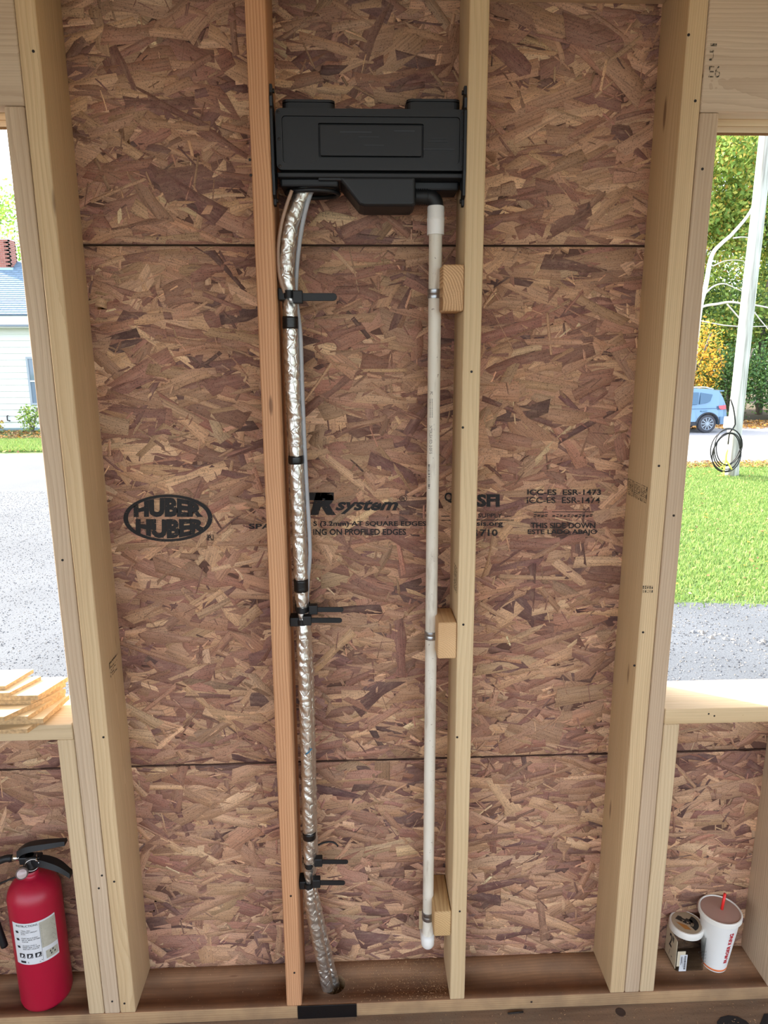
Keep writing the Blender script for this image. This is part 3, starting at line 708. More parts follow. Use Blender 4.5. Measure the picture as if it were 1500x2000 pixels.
strap('black strap around the foil lines just below the black wall box, single tail', 577, 584, 658, 572, 588, .015, .020, False)
strap('upper of the two black straps at the middle of the foil lines, smooth tail', 1190, 614, 671, 1180, 1202, .0115, .034, False, False)
strap('lower of the two black straps at the middle of the foil lines, ribbed tail', 1212, 602, 668, 1200, 1224, .0115, .020, True)
strap('upper of the two black straps near the bottom of the foil lines, raised tail', 1686, 624, 680, 1682, 1686, .0115, .036, False, False)
strap('lower of the two black straps near the bottom of the foil lines', 1725, 620, 674, 1716, 1734, .0125, .022, False)

# ------------------------------------------------------------------ drain pipe, blocks, pipe clamps
PY = 0.060; zb_ = at(836, 1852, PY)[2]; ztop = at(851, 404, PY)[2]; zco = at(851, 457, PY)[2]
DP = thing('drain_pipe', 'white PVC drain pipe hanging from the black box down to an elbow', 'pipe', (PX + .001, PY, zb_))
bmo('pipe', lathe([(.0134, zb_ + .035), (.0134, zco + .01)], (PX, PY, 0), 32), M['pvc'], DP, False); autosmooth(bpy.data.objects['pipe'])
autosmooth(bmo('coupling', lathe([(.0150, zco - .002), (.0172, zco - .002), (.0174, zco + .026), (.0178, zco + .0265), (.0178, zco + .029), (.0172, zco + .030), (.0170, ztop - .001), (.0160, ztop + .001)], (PX, PY, 0), 36), M['pvc_clean'], DP))
elb = [(PX, PY, zb_ + .046), (PX, PY, zb_ + .020)] + [(PX, PY + .016 * (1 - math.cos(t)), zb_ + .020 - .0 - .006 * math.sin(t)) for t in np.linspace(.3, 1.57, 6)] + [(PX, YB - .002, zb_ + .0150)]
tube('elbow', elb, .0168, M['pvc_clean'], DP, 28)
pt = Flat()
def pv(u0, v0, u1, v1): return u0, -v1, u1, -v0
def onpipe(u, v):
    r = ray(u, -v); a = r[0] ** 2 + r[1] ** 2; ox, oy = CAM[0] - PX, CAM[1] - PY; b = ox * r[0] + oy * r[1]; c = ox * ox + oy * oy - .0136 ** 2
    t = (-b - math.sqrt(max(0, b * b - a * c))) / a; return CAM + r * t
def pbuild(nm):
    global pt
    pt.build(nm, onpipe, M['ink_solid'], DP); pt = Flat()
pt.vtext('PC', *pv(840, 765, 845, 771)); pbuild('printed_text')
x = 779.0
while x < 814: w = random.choice((.7, 1.1, 1.8)); pt.rect(839.5, -(x + w), 844.5, -x); x += w + random.choice((.6, 1.0))
pbuild('printed_barcode'); pt.vtext('INTERLEAVED  2 OF 5', *pv(838.5, 831, 843.8, 886)); pbuild('printed_text')
x = 907.0
while x < 953: w = random.choice((.7, 1.1, 1.8)); pt.rect(836.2, -(x + w), 839.6, -x); x += w + random.choice((.8, 1.6))
pbuild('printed_barcode')

BL = 'short lumber blocks beside the white pipe'
def endblock(lbl, z0, z1, y0, y1, mat, x0=0.1418, rot=0.0):
    o = lumber('wood_block', x0, 0.2032 - T / 2 - .0004, y0, y1, z0, z1, 'y', mat, None, .004); tag(o, lbl, 'wood block', BL); return o
endblock('top wood block of three beside the white pipe, end grain rings facing out', at(880, 608, -.004)[2], at(880, 516, -.004)[2], -.004, .085, wood('block_wood', (216, 178, 132), (150, 106, 68), 60, .8, 0))
endblock('middle wood block of three beside the white pipe, at the height of the ribbed strap', at(880, 1287, .001)[2], at(880, 1216, .001)[2], .001, .095, wood('block_wood_pale', (220, 184, 138), (184, 140, 92), 70, .5, 0))
endblock('bottom wood block of three, beside the pipe elbow', at(870, 1829, .001)[2], at(870, 1781, .001)[2], .001, .128, wood('block_wood_worn', (206, 174, 124), (160, 118, 72), 64, .6, 0))
pg = bmo('wood_shim', box_bm(PX - .0195, PX + .010, PY + .030, PY + .036, zb_ + .03, zb_ + .085, .001), M['pine']); tag(pg, 'small pale wood shim behind the lower end of the white pipe', 'shim')
def clamp(lbl, v0, v1):
    z0, z1 = at(850, v1, PY - .0134)[2], at(850, v0, PY - .0134)[2]; t = thing('pipe_clamp', lbl, 'pipe clamp', (PX, PY, (z0 + z1) / 2), 'steel clamps on the white pipe')
    prof = [(.0138, 0), (.0152, 0), (.0158, .2), (.0150, .45), (.0146, .5), (.0150, .55), (.0158, .8), (.0152, 1), (.0138, 1)]
    autosmooth(bmo('clamp_band', lathe([(r, h * (z1 - z0)) for r, h in prof], (PX, PY, z0), 32, 'z', False), M['galv'], t))
    e = box('clamp_ear', PX + .0105, .1415, PY - .012, PY - .0095, z0 + .0005, z1 - .0005, M['galv'], t, .0005)
    e2 = box('clamp_ear', .1388, .1410, PY - .0095, PY + .02, z0 + .0005, z1 - .0005, M['galv'], t, .0004)
    return t
clamp('steel clamp on the white pipe at the top wood block', 564, 582); clamp('steel clamp on the white pipe at the middle wood block', 1236, 1251); clamp('steel clamp on the white pipe just above the elbow', 1786, 1801)

# black guard on the bottom plate
a = at(581, 1970, 0); b = at(697, 1990, 0)
gp = bmo('nail_guard', box_bm(a[0], b[0], -.0022, -.0004, 0.0005, ZP + .001, .0006), M['black_tape']); tag(gp, 'flat black nail guard strip across the front of the bottom plate', 'guard')

# ------------------------------------------------------------------ fire extinguisher
EX, EY, ER = -0.832, 0.067, 0.0605
FE = thing('fire_extinguisher', 'red fire extinguisher with black handle standing on the bottom plate', 'fire extinguisher', (EX, EY, ZP))
zsh = 0.335; prof = [(.050, .0), (.0575, .004), (ER, .014), (ER, zsh - ZP)]
for t in np.linspace(0.15, 1.30, 9): prof.append((ER * math.cos(t) if t < 1.2 else ER * math.cos(t), zsh - ZP + .055 * math.sin(t)))
prof += [(.0165, .355), (.0165, .366)]
bmo('cylinder', lathe(prof, (EX, EY, ZP), 56), M['red_paint'], FE, True)
def oncyl(u, v, R=ER + .0005):
    r = ray(u, v); a = r[0] ** 2 + r[1] ** 2; ox, oy = CAM[0] - EX, CAM[1] - EY; b = ox * r[0] + oy * r[1]; c = ox * ox + oy * oy - R * R
    t = (-b - math.sqrt(max(0, b * b - a * c))) / a; return CAM + r * t
def cyl(s, t, R): return (EX + R * math.cos(s), EY + R * math.sin(s), t)
q = oncyl(24, 1800); sL = math.atan2(q[1] - EY, q[0] - EX); zTL = q[2]
q = oncyl(106, 1780); sR = math.atan2(q[1] - EY, q[0] - EX); zTR = q[2]
q = oncyl(70, 1883); zB = q[2]
if sR < sL: sR += 2 * math.pi
zTop = (zTL + zTR) / 2
def lab(s, t, R=ER + .0006): return cyl(sL + (sR - sL) * s, zB + (zTop - zB) * t, R)
lf = Flat(); lf.rect(0, 0, 1, 1, 24); LB = lf.build('instruction_label', lambda s, t: lab(s, t), M['label_white'], FE); LB['label'] = 'white instruction label'
lf = Flat(); lf.rect(.64, .34, .995, .96, 10); lf.rect(.70, .05, .98, .24, 8); lf.build('stained_area', lambda s, t: lab(s, t, ER + .0009), M['label_dirty'], LB)
lf = Flat(); lf.text('INSTRUCTIONS', .12, .915, .60, .965)
y = .84
for blk in (('1 PULL PIN', 'HOLD UNIT UPRIGHT', 'JALAR'), ('START BACK 8 FEET', 'AIM AT BASE OF FIRE', 'APUNTAR'), ('SQUEEZE LEVER &', 'SWEEP SIDE TO SIDE', 'APRETAR Y APLICAR')):
    for k, s in enumerate(blk): lf.text(s, .22, y - .028, .22 + .021 * len(s), y); y -= .042
    y -= .055
    lf.poly([(.08, y + .15), (.15, y + .16), (.17, y + .11), (.10, y + .10)])
for k in range(3): lf.rect(.12 + k * .18, .16, .25 + k * .18, .27)
lf.rect(.13, .04, .26, .09, 2); lf.rect(.30, .06, .62, .072); lf.rect(.30, .035, .58, .045)
lf.rect(.630, .03, .634, .95)
for k in range(14): lf.rect(.66, .36 + k * .04, .97 - (k % 3) * .03, .366 + k * .04)
for sx_, sy_ in ((.78, .16), (.84, .18), (.80, .10), (.88, .11)): lf.poly([(sx_, sy_), (sx_ + .03, sy_ + .01), (sx_ + .035, sy_ + .05), (sx_ + .005, sy_ + .045)])
lf.build('label_print', lambda s, t: lab(s, t, ER + .0012), M['ink_solid'], LB)
lf = Flat()
for k in range(3):
    x0 = .12 + k * .18; lf.poly([(x0 + .03, .18), (x0 + .07, .18), (x0 + .10, .24), (x0 + .05, .255)]); lf.poly([(x0 + .09, .175), (x0 + .115, .18), (x0 + .12, .21)])
lf.build('pictograms', lambda s, t: lab(s, t, ER + .0015), M['label_white'], LB)
zN = ZP + .366
bmo('valve', lathe([(.017, 0), (.017, .012), (.013, .014), (.013, .034), (.010, .038)], (EX, EY, zN - .002), 20), M['dark_steel'], FE, True)
box('valve_body', EX - .022, EX + .028, EY - .011, EY + .011, zN + .016, zN + .036, M['black_plastic'], FE, .003)
def arm(name, pts, hw, h, mat):
    P = resample(catmull(pts, 6), .006); n = len(P); V, F = [], []
    for i, p in enumerate(P):
        t = i / (n - 1); w = hw * (0.8 + .35 * math.sin(math.pi * min(1, t * 1.1))); hh = h * (1 - .35 * t)
        for sy, sz in ((-1, -.5), (-.75, .5), (.75, .5), (1, -.5)): V.append((p[0], p[1] + sy * w, p[2] + sz * hh))
    for i in range(n - 1):
        for k in range(4): F.append((4 * i + k, 4 * i + (k + 1) % 4, 4 * i + 4 + (k + 1) % 4, 4 * i + 4 + k))
    F += [(0, 1, 2, 3), (4 * n - 1, 4 * n - 2, 4 * n - 3, 4 * n - 4)]
    bm = bmesh.new(); vv = [bm.verts.new(v) for v in V]
    for f in F: bm.faces.new([vv[i] for i in f])
    return autosmooth(bmo(name, bm, mat, FE), .8)
ez = zN + .028
arm('lever', [(EX - .026, EY, ez + .014), (EX - .005, EY, ez + .028), (EX + .03, EY + .005, ez + .032), (EX + .085, EY + .010, ez + .034)], .012, .016, M['black_plastic'])
arm('handle', [(EX + .012, EY - .004, ez - .004), (EX + .040, EY - .008, ez - .004), (EX + .072, EY - .010, ez - .016), (EX + .098, EY - .010, ez - .040)], .013, .018, M['black_plastic'])
gq = at(43, 1706, EY - .040); gd = np.array([0.35, -0.86, 0.36]); gd /= np.linalg.norm(gd)
def disc_stack(name, c, d, prof, mat, parent, seg=24):
    bm = lathe(prof, (0, 0, 0), seg); Q = Vector(d).to_track_quat('Z', 'Y').to_matrix().to_4x4(); bmesh.ops.transform(bm, matrix=Matrix.Translation(Vector(c)) @ Q, verts=bm.verts); return autosmooth(bmo(name, bm, mat, parent))
gauge = disc_stack('pressure_gauge', gq, gd, [(.0125, -.010), (.0138, -.008), (.0138, .002), (.0122, .004), (.0118, .002)], simple('gauge_bezel', (150, 140, 134), .3, .6), FE)
disc_stack('gauge_face', gq + gd * .0022, gd, [(.0117, 0), (.0117, .0006), (.0105, .0025), (.006, .0042), (.002, .0047)], simple('gauge_glass', (178, 160, 158), .18), gauge)
tube('gauge_stem', [gq - gd * .009, np.array([EX - .004, EY - .008, zN + .020])], .0045, M['chrome'], gauge, 10)
rc = at(62, 1690, EY - .022); rp = [rc + .0165 * (math.cos(t) * np.array([.85, .3, .25]) + math.sin(t) * np.array([-.2, -.15, .95])) for t in np.linspace(0, 2 * math.pi, 29)]
tube('pull_ring', rp, .0011, M['chrome'], FE, 8)
tube('safety_pin', [rc + np.array([.012, 0, .012]), np.array([EX + .012, EY + .012, ez + .006])], .0016, M['chrome'], FE, 8)
hp = [np.array([EX - .022, EY - .002, ez + .004]), np.array([EX - .040, EY - .004, ez + .004])]
tube('hose_ferrule', hp, .0078, M['chrome'], FE, 18)
tube('hose', resample(catmull([hp[1], (EX - .058, EY - .004, ez + .002), (EX - .085, EY - .004, ez - .014), (EX - .108, EY - .002, ez - .060), (EX - .104, EY, ez - .16), (EX - .090, EY, ez - .25)], 8), .006), .0085, M['black_rubber'], FE, 14)
tube('hose_clip', resample(catmull([(EX - .012, EY - .012, zN - .006), (EX - .05, EY - .015, zN - .020), (EX - .085, EY - .010, zN - .038), (EX - .104, EY - .004, zN - .050)], 6), .005), .0022, M['black_rubber'], FE, 8)

# ------------------------------------------------------------------ paper cup
CX, CY = 0.8965, 0.0762; CH = 0.168
CU = thing('paper_cup', 'white paper drink cup with tan lid and red straw on the bottom plate', 'cup', (CX, CY, ZP))
rb, rt = .0300, .0500
bmo('cup_body', lathe([(rb - .002, .0), (rb, .0005), (rb, .003), (rt - .001, CH - .006), (rt, CH - .003)], (CX, CY, ZP), 48), M['white_card'], CU, True)
bmo('bottom_band', lathe([(rb + .0002, .004), (rb + .0009, .0042), (rb + .0013, .0095), (rb + .0006, .0098)], (CX, CY, ZP), 48, 'z', False), M['orange_print'], CU, True)
autosmooth(bmo('lid', lathe([(rt + .0008, CH - .013), (rt + .003, CH - .012), (rt + .003, CH - .002), (rt + .0015, CH), (rt - .0005, CH + .0005), (rt - .0025, CH - .002)], (CX, CY, ZP), 48, 'z', False), M['lid_white'], CU))
autosmooth(bmo('lid_top', lathe([(rt - .002, CH - .004), (rt - .003, CH - .0015), (.030, CH - .0005), (.010, CH)], (CX, CY, ZP), 48), M['lid_brown'], CU))
tube('straw', [(CX + .004, CY, ZP + CH - .002), (CX + .009, CY + .002, ZP + CH + .045)], .0035, M['straw_red'], CU, 12)
q = at(1425, 1850, CY - .035); aC = math.atan2(CAM[1] - CY, CAM[0] - CX) + 0.80
ct = Flat(); ct.utext('BURGER KING', -.5, 0, .5, 1, bold=0.03)
ct.build('printed_lettering', lambda s, t: (CX + (rb + (rt - rb) * (.20 + .60 * t) + .0008) * math.cos(aC + s * .26), CY + (rb + (rt - rb) * (.20 + .60 * t) + .0008) * math.sin(aC + s * .26), ZP + CH * (.20 + .60 * t)), M['print_red'], CU)

# ------------------------------------------------------------------ clear screw box with round lid
b0, b1 = atz(1319, 1897, ZP), atz(1382, 1900, ZP)
TW = .076; TD = .064; TH = .098
tb = np.array([(b0[0] + b1[0]) / 2 - .003, max(b0[1], .030), ZP])
TB = thing('screw_tub', 'clear plastic tub with round white lid and price sticker beside the paper cup', 'tub', tb)
x0, x1, y0, y1 = tb[0] - TW / 2, tb[0] + TW / 2, tb[1], tb[1] + TD
wt = .0010
def shell(name, x0, x1, y0, y1, z0, z1, mat, parent):
    bm = bmesh.new(); po = rrect(x0, x1, y0, y1, .006); pi = rrect(x0 + wt, x1 - wt, y0 + wt, y1 - wt, .005); n = len(po)
    A = [bm.verts.new((x, y, z0)) for x, y in po]; B = [bm.verts.new((x, y, z1)) for x, y in po]; C_ = [bm.verts.new((x, y, z1)) for x, y in pi]; D = [bm.verts.new((x, y, z0 + wt)) for x, y in pi]
    bm.faces.new(A[::-1]); bm.faces.new(D)
    for i in range(n):
        j = (i + 1) % n
        bm.faces.new((A[i], A[j], B[j], B[i])); bm.faces.new((B[i], B[j], C_[j], C_[i])); bm.faces.new((C_[i], C_[j], D[j], D[i]))
    return bmo(name, bm, mat, parent)
shell('tub_body', x0, x1, y0, y1, ZP + .0002, ZP + TH, M['clear'], TB)
for k in range(4): box('grip_rib', x1 - .020, x1 + .001, y0 - .0014, y0 - .0002, ZP + .026 + k * .010, ZP + .030 + k * .010, M['clear'], TB, .0006)
lc = (tb[0] - .002, tb[1] + .036, ZP + TH)
autosmooth(bmo('lid', lathe([(.0425, .0), (.0430, .001), (.0430, .015), (.0415, .018), (.0390, .0185), (.0385, .0175)], lc, 44), M['lid_white'], TB))
disc_stack('lid_label', (lc[0], lc[1], lc[2] + .0176), (0, 0, 1), [(.0370, 0), (.0370, .0004)], M['label_tan'], TB, 40)
def arcpoly(r0, r1, a0, a1, n=14): return [(r0 * math.cos(math.radians(a0 + (a1 - a0) * k / n)), r0 * math.sin(math.radians(a0 + (a1 - a0) * k / n))) for k in range(n + 1)] + [(r1 * math.cos(math.radians(a1 + (a0 - a1) * k / n)), r1 * math.sin(math.radians(a1 + (a0 - a1) * k / n))) for k in range(n + 1)]
def onlid(dz): return lambda x, y: (lc[0] + x, lc[1] + y, lc[2] + .0180 + dz)
ll = Flat()
pa = arcpoly(.030, .012, -70, 40); n = 15
for k in range(14): ll.put([pa[k], pa[k + 1], pa[29 - k - 1], pa[29 - k]], [(0, 1, 2, 3)])
ll.put([(-.024, .014), (-.012, .024), (.018, .006), (.016, -.010), (-.002, -.006)], [(0, 1, 2, 3, 4)])
ll.build('lid_black_print', onlid(.0001), M['label_black'], TB)
ll = Flat(); ll.poly([(-.027, .004), (-.020, .0), (-.004, -.010), (.002, -.026), (-.014, -.022)]); ll.build('lid_orange_print', onlid(.0002), M['label_orange'], TB)
ll = Flat(); ll.poly([(-.008, .030), (.004, .029), (.008, .018), (.002, .010), (-.004, .014)]); ll.build('lid_pale_print', onlid(.0003), M['label_tan'], TB)
def uside(f): return lambda x, y: f(*(np.array([math.cos(2.6) * x - math.sin(2.6) * y, math.sin(2.6) * x + math.cos(2.6) * y])))
ll = Flat(); ll.text('8 x 2', -.018, -.004, .012, .008); ll.build('lid_size_print', uside(onlid(.0005)), M['label_tan'], TB)
cc = box('card_panel', x0 - .0012, x0 - .0002, y0 + .002, y1 - .002, ZP + .006, ZP + TH - .008, M['cream_card'], TB)
cf = Flat(); cf.text('2"', .30, .45, .75, .95, bold=.02); cf.text('/ -', .35, .1, .7, .35)
cf.build('handwriting', lambda s, t: (x0 - .0016, y1 - .006 - (TD - .012) * s, ZP + .008 + (TH - .018) * t), M['ink_solid'], cc)
box('card_flap', x0 + .001, x0 + .022, y0 - .0012, y0 - .0003, ZP + .016, ZP + .062, M['cream_card'], TB)
sk = box('price_sticker', x0 + .008, x0 + .027, y0 - .0022, y0 - .0014, ZP + .0015, ZP + .052, M['label_white'], TB)
sf = Flat(); yv = .12
while yv < .9: w = random.choice((.012, .02, .035)); sf.rect(.58, yv, .86, yv + w); yv += w + random.choice((.012, .02))
sf.vtext('0764666377', .38, .25, .47, .85); sf.rect(.14, .4, .2, .9); sf.rect(.25, .5, .30, .92)
sf.build('barcode', lambda s, t: (x0 + .008 + .019 * s, y0 - .0026, ZP + .0015 + .0505 * t), M['ink_solid'], sk)

# ------------------------------------------------------------------ scraps on the left sill
SCR = [  # front right corner, back right corner of the top face (pixels), thickness, length, label
    ((53, 1424), (118, 1377), .010, .34, 'lowest board scrap of the pile, sticking out over the front edge of the left sill'),
    ((84, 1404), (135, 1357), .011, .30, 'second lowest board scrap in the left sill pile, ending by the jack stud'),
    ((54, 1399), (127, 1351), .010, .30, 'third board scrap from the bottom of the sill pile, slanting end'),
    ((8, 1400), (128, 1345), .011, .26, 'fourth board scrap from the bottom of the sill pile, long oblique end'),
    ((60, 1368), (128, 1334), .009, .30, 'thin board scrap under the wide white board in the sill pile'),
    ((74, 1358), (132, 1322), .011, .36, 'wide white faced board scrap, third from the top of the sill pile'),
    ((18, 1353), (80, 1321), .008, .26, 'thin white board scrap, second from the top of the sill pile'),
    ((10, 1340), (65, 1307), .009, .26, 'topmost board scrap of the sill pile, ragged pale end'),
]
z = ZS + .0003
for (f, b, th, L_, lbl) in SCR:
    z1_ = z + th; p = atz(f[0], f[1], z1_); q = atz(b[0], b[1], z1_)
    V = []
    for zz in (z, z1_): V += [(p[0], p[1], zz), (q[0], q[1], zz), (q[0] - L_, q[1] + random.uniform(-.01, .01), zz), (p[0] - L_, p[1] + random.uniform(-.004, .004), zz)]
    bm = bmesh.new(); vv = [bm.verts.new(v) for v in V]
    for fc in ((3, 2, 1, 0), (4, 5, 6, 7), (0, 1, 5, 4), (1, 2, 6, 5), (2, 3, 7, 6), (3, 0, 4, 7)): bm.faces.new([vv[i] for i in fc])
    bmesh.ops.subdivide_edges(bm, edges=list(bm.edges), cuts=3, use_grid_fill=True)
    bmesh.ops.recalc_face_normals(bm, faces=bm.faces)
    for fc in bm.faces: fc.material_index = 0 if abs(fc.normal.z) > .5 else 1
    o = bmo('board_scrap', bm, [M['ply_top'], M['ply_edge']]); tag(o, lbl, 'board scrap', 'board scraps on the left sill')
    z = z1_ + .0003

# ------------------------------------------------------------------ sawdust and litter
def chips(name, n, xr, yr, zf, smin, smax, mat, parent, g, colors=None, dens=None):
    x = g.uniform(*xr, n); y = g.uniform(*yr, n)
    if dens is not None: k = g.random(n) < dens(x, y); x, y = x[k], y[k]; n = len(x)
    s = g.uniform(smin, smax, n); a = g.uniform(0, 6.28, n); w = s * g.uniform(.15, .5, n); tl = g.normal(0, .25, n)
    C = np.stack([x, y, np.full(n, zf) + s * .18], 1); A = np.stack([np.cos(a) * s, np.sin(a) * s, tl * s], 1); B = np.stack([-np.sin(a) * w, np.cos(a) * w, g.normal(0, .3, n) * w], 1)
    return quads_mesh(name, C, A, B, mat, parent, colors)
g = np.random.default_rng(5)
chips('sawdust', 2600, (-0.18, 0.18), (.004, YB - .006), ZP + .0004, .0006, .0024, M['chip'], W, g, None, lambda x, y: np.clip(.25 + (x + .05) * 3.0 + (y - .05) * 2, .02, 1))
chips('sawdust', 500, (-0.56, 1.0), (.004, YB - .006), ZP + .0004, .0005, .0018, M['chip'], W, g)
chips('sawdust', 2500, (-0.9, 1.3), (-.45, -.006), .0006, .0006, .0030, M['chip'], F_, g)
tag(tube('dropped_nail', [atz(992, 1979, .003), atz(1022, 1976, .003)], .0022, M['dark_steel'], None, 8), 'dark nail lying on the floor in front of the bottom plate', 'nail')
bmo('floor_knot', lathe([(.0125, .0004), (.011, .0009), (.004, .0005)], atz(1212, 1977, 0.0), 18), simple('knot', (66, 50, 42), .9), F_)

# ------------------------------------------------------------------ outside: ground
GZ = -1.285
def ground_mat(name, c1, c2, c3, s1, s2, bump):
    n = N(name); o = n.obj(); a = n.noise(o, s1, 5); b = n.noise(o, s2, 3); c = n.mix(n.ramp(a, .35, .65), lin(c1), lin(c2)); c = n.mix(n.math('MULTIPLY', n.ramp(b, .5, .68), .7), c, lin(c3)); n.base(c); n.set(Roughness=.95); n.bump(b, bump, .02); return n.m
M['gravel'] = ground_mat('gravel', (88, 92, 96), (76, 80, 84), (46, 48, 52), .6, 60, .3)
M['soil'] = ground_mat('lawn_soil', (72, 98, 44), (92, 112, 54), (52, 70, 32), .7, 20, .6)
M['asphalt'] = ground_mat('asphalt', (150, 150, 152), (140, 140, 142), (122, 122, 124), .4, 60, .2)
M['litter'] = ground_mat('leaf_litter', (96, 82, 64), (84, 76, 52), (60, 52, 40), .8, 12, .6)
def plane(name, pts, z, mat, kind='structure'):
    o = mk(name, [(x, y, z) for x, y in pts], [tuple(range(len(pts)))], mat); o['kind'] = kind; return o
plane('ground', [(-90, -60), (90, -60), (90, 110), (-90, 110)], GZ - .02, M['soil'])
plane('driveway', [(-40, -30), (3.6, -30), (4.0, 3.0), (4.15, 6.3), (1.5, 6.6), (-1, 20.2), (-40, 20.2)], GZ, M['gravel'])
plane('apron', [(3.5, -20), (14, -20), (14, 5.4), (7, 5.95), (3.9, 6.33)], GZ + .0005, M['gravel'])
lawn = plane('lawn', [(4.15, 6.3), (7, 5.95), (14, 5.4), (30, 5), (30, 16.4), (9.9, 16.7), (1.2, 16.9), (1.5, 6.6)], GZ + .001, M['soil'])
plane('road', [(0.6, 16.9), (9.9, 16.7), (60, 15.6), (60, 25.4), (0, 26.2)], GZ + .002, M['asphalt'])
plane('woodland_floor', [(0, 26.2), (60, 25.4), (70, 80), (0, 80)], GZ + .003, M['litter'])
def inview(P, mu=260):
    u, v, z = pxs(P); return (z > 0) & ((u < 150 + mu) & (u > -mu) | (u > 1290 - mu) & (u < 1500 + mu))
g = np.random.default_rng(21)
n = 260000; P = np.stack([g.uniform(2, 15, n), g.uniform(5.5, 16.8, n), np.full(n, GZ)], 1)
k = inview(P, 150) & (P[:, 1] > 6.35 - (P[:, 0] - 4) * .09 + g.normal(0, .12, n)) & (P[:, 0] > 2); P = P[k]; n = len(P)
a = g.uniform(0, 6.28, n); h = g.uniform(.03, .075, n); w = g.uniform(.006, .012, n)
A = np.stack([np.cos(a) * w, np.sin(a) * w, 0 * a], 1); B = np.stack([g.normal(0, .35, n) * h, g.normal(0, .35, n) * h, h], 1)
gc = np.array([lin((122, 150, 80))[:3], lin((138, 162, 88))[:3], lin((102, 130, 66))[:3], lin((160, 166, 104))[:3]])[g.choice(4, n, p=[.4, .3, .2, .1])] * g.normal(1, .12, (n, 1)).clip(.6, 1.4)
gr = quads_mesh('lawn_grass', P, A, B, M['leaf'], None, gc, 'stuff', True); tag(gr, 'short green grass of the lawn beyond the right window', 'grass')
LFC = np.array([lin(c)[:3] for c in ((176, 138, 92), (150, 108, 70), (196, 168, 120), (120, 84, 56), (204, 150, 60))])
def leaves_on_ground(name, n, xr, yr, sz, lbl, g, msk=None):
    P = np.stack([g.uniform(*xr, n), g.uniform(*yr, n), np.full(n, GZ + .03)], 1); k = inview(P)
    if msk is not None: k &= msk(P)
    P = P[k]; n = len(P); a = g.uniform(0, 6.28, n); s = g.uniform(sz * .6, sz * 1.3, n)
    A = np.stack([np.cos(a) * s, np.sin(a) * s, g.normal(0, .3, n) * s], 1); B = np.stack([-np.sin(a) * s * .7, np.cos(a) * s * .7, g.normal(0, .3, n) * s], 1)
    o = quads_mesh(name, P + np.array([0, 0, .01]), A, B, M['leaf'], None, LFC[g.choice(5, n)] * g.uniform(.7, 1.15, (n, 1))); tag(o, lbl, 'leaves'); return o
leaves_on_ground('fallen_leaves', 900, (3, 15), (6.4, 16.8), .035, 'brown fallen leaves scattered over the lawn', g)
leaves_on_ground('fallen_leaves', 2500, (7, 16), (16.0, 17.1), .05, 'drift of fallen leaves along the near edge of the road', g)
leaves_on_ground('fallen_leaves', 9000, (10, 26), (25.2, 28.5), .06, 'thick fallen leaves at the edge of the woods', g)
leaves_on_ground('fallen_leaves', 9000, (-24, -6), (20.3, 26.8), .06, 'fallen leaves in front of the white house', g, lambda P: (g.random(len(P)) < np.where(P[:, 1] > 23.2, 1, .25)))
# grass strip by the house
n = 60000; P = np.stack([g.uniform(-22, -6, n), g.uniform(20.6, 23.6, n), np.full(n, GZ)], 1); P = P[inview(P, 150)]; n = len(P)
a = g.uniform(0, 6.28, n); h = g.uniform(.05, .14, n); w = g.uniform(.01, .022, n)
A = np.stack([np.cos(a) * w, np.sin(a) * w, 0 * a], 1); B = np.stack([g.normal(0, .4, n) * h, g.normal(0, .4, n) * h, h], 1)
gr = quads_mesh('verge_grass', P, A, B, M['leaf'], None, gc[g.choice(len(gc), n)], 'stuff', True); tag(gr, 'strip of grass between the driveway and the white house', 'grass')
# loose stones on the gravel
def stones(name, n, xr, yr, smin, smax, lbl, g, mu=200, msk=None):
    P = np.stack([g.uniform(*xr, n), g.uniform(*yr, n)], 1); k = inview(np.c_[P, np.full(n, GZ)], mu)
    if msk is not None: k &= msk(P)
    P = P[k]; n = len(P); s = smin * (smax / smin) ** g.random(n)
    ico = np.array([(1, 0, 0), (-1, 0, 0), (0, 1, 0), (0, -1, 0), (0, 0, .7), (0, 0, -.3)]); fc = np.array([(0, 2, 4), (2, 1, 4), (1, 3, 4), (3, 0, 4)])
    V = ico[None] * s[:, None, None] * g.uniform(.6, 1.3, (n, 6, 3)); a = g.uniform(0, 6.28, n); ca, sa = np.cos(a)[:, None], np.sin(a)[:, None]
    W_ = np.stack([V[:, :, 0] * ca - V[:, :, 1] * sa + P[:, :1], V[:, :, 0] * sa + V[:, :, 1] * ca + P[:, 1:], V[:, :, 2] + GZ + .002], 2)
    F = (np.arange(n)[:, None, None] * 6 + fc[None]).reshape(-1, 3)
    me = bpy.data.meshes.new(name); me.from_pydata(W_.reshape(-1, 3).tolist(), [], F.tolist())
    cc_ = me.color_attributes.new('tint', 'FLOAT_COLOR', 'POINT'); col = np.array([lin((104, 106, 108))[:3], lin((76, 78, 82))[:3], lin((120, 116, 110))[:3]])[g.choice(3, n)] * g.uniform(.8, 1.15, (n, 1))
    cc_.data.foreach_set('color', np.repeat(np.c_[col, np.ones(n)], 6, axis=0).reshape(-1).astype(np.float32)); me.update()
    o = link(name, me, M['tinted']); o['kind'] = 'stuff'; tag(o, lbl, 'gravel'); return o
stones('gravel_stones', 42000, (-9, 0), (2.5, 14), .004, .011, 'loose grey gravel of the driveway below the left window', g)
stones('gravel_stones', 9000, (1.5, 8), (2.5, 6.4), .005, .016, 'loose pale gravel below the right window', g)
stones('stone_ridge', 2500, (3.0, 9), (3.5, 6.5), .015, .045, 'ridge of broken stones and leaves on the gravel below the right window', g, 300, lambda P: np.abs(P[:, 1] - (5.05 - (P[:, 0] - 4.2) * .55)) < .12)

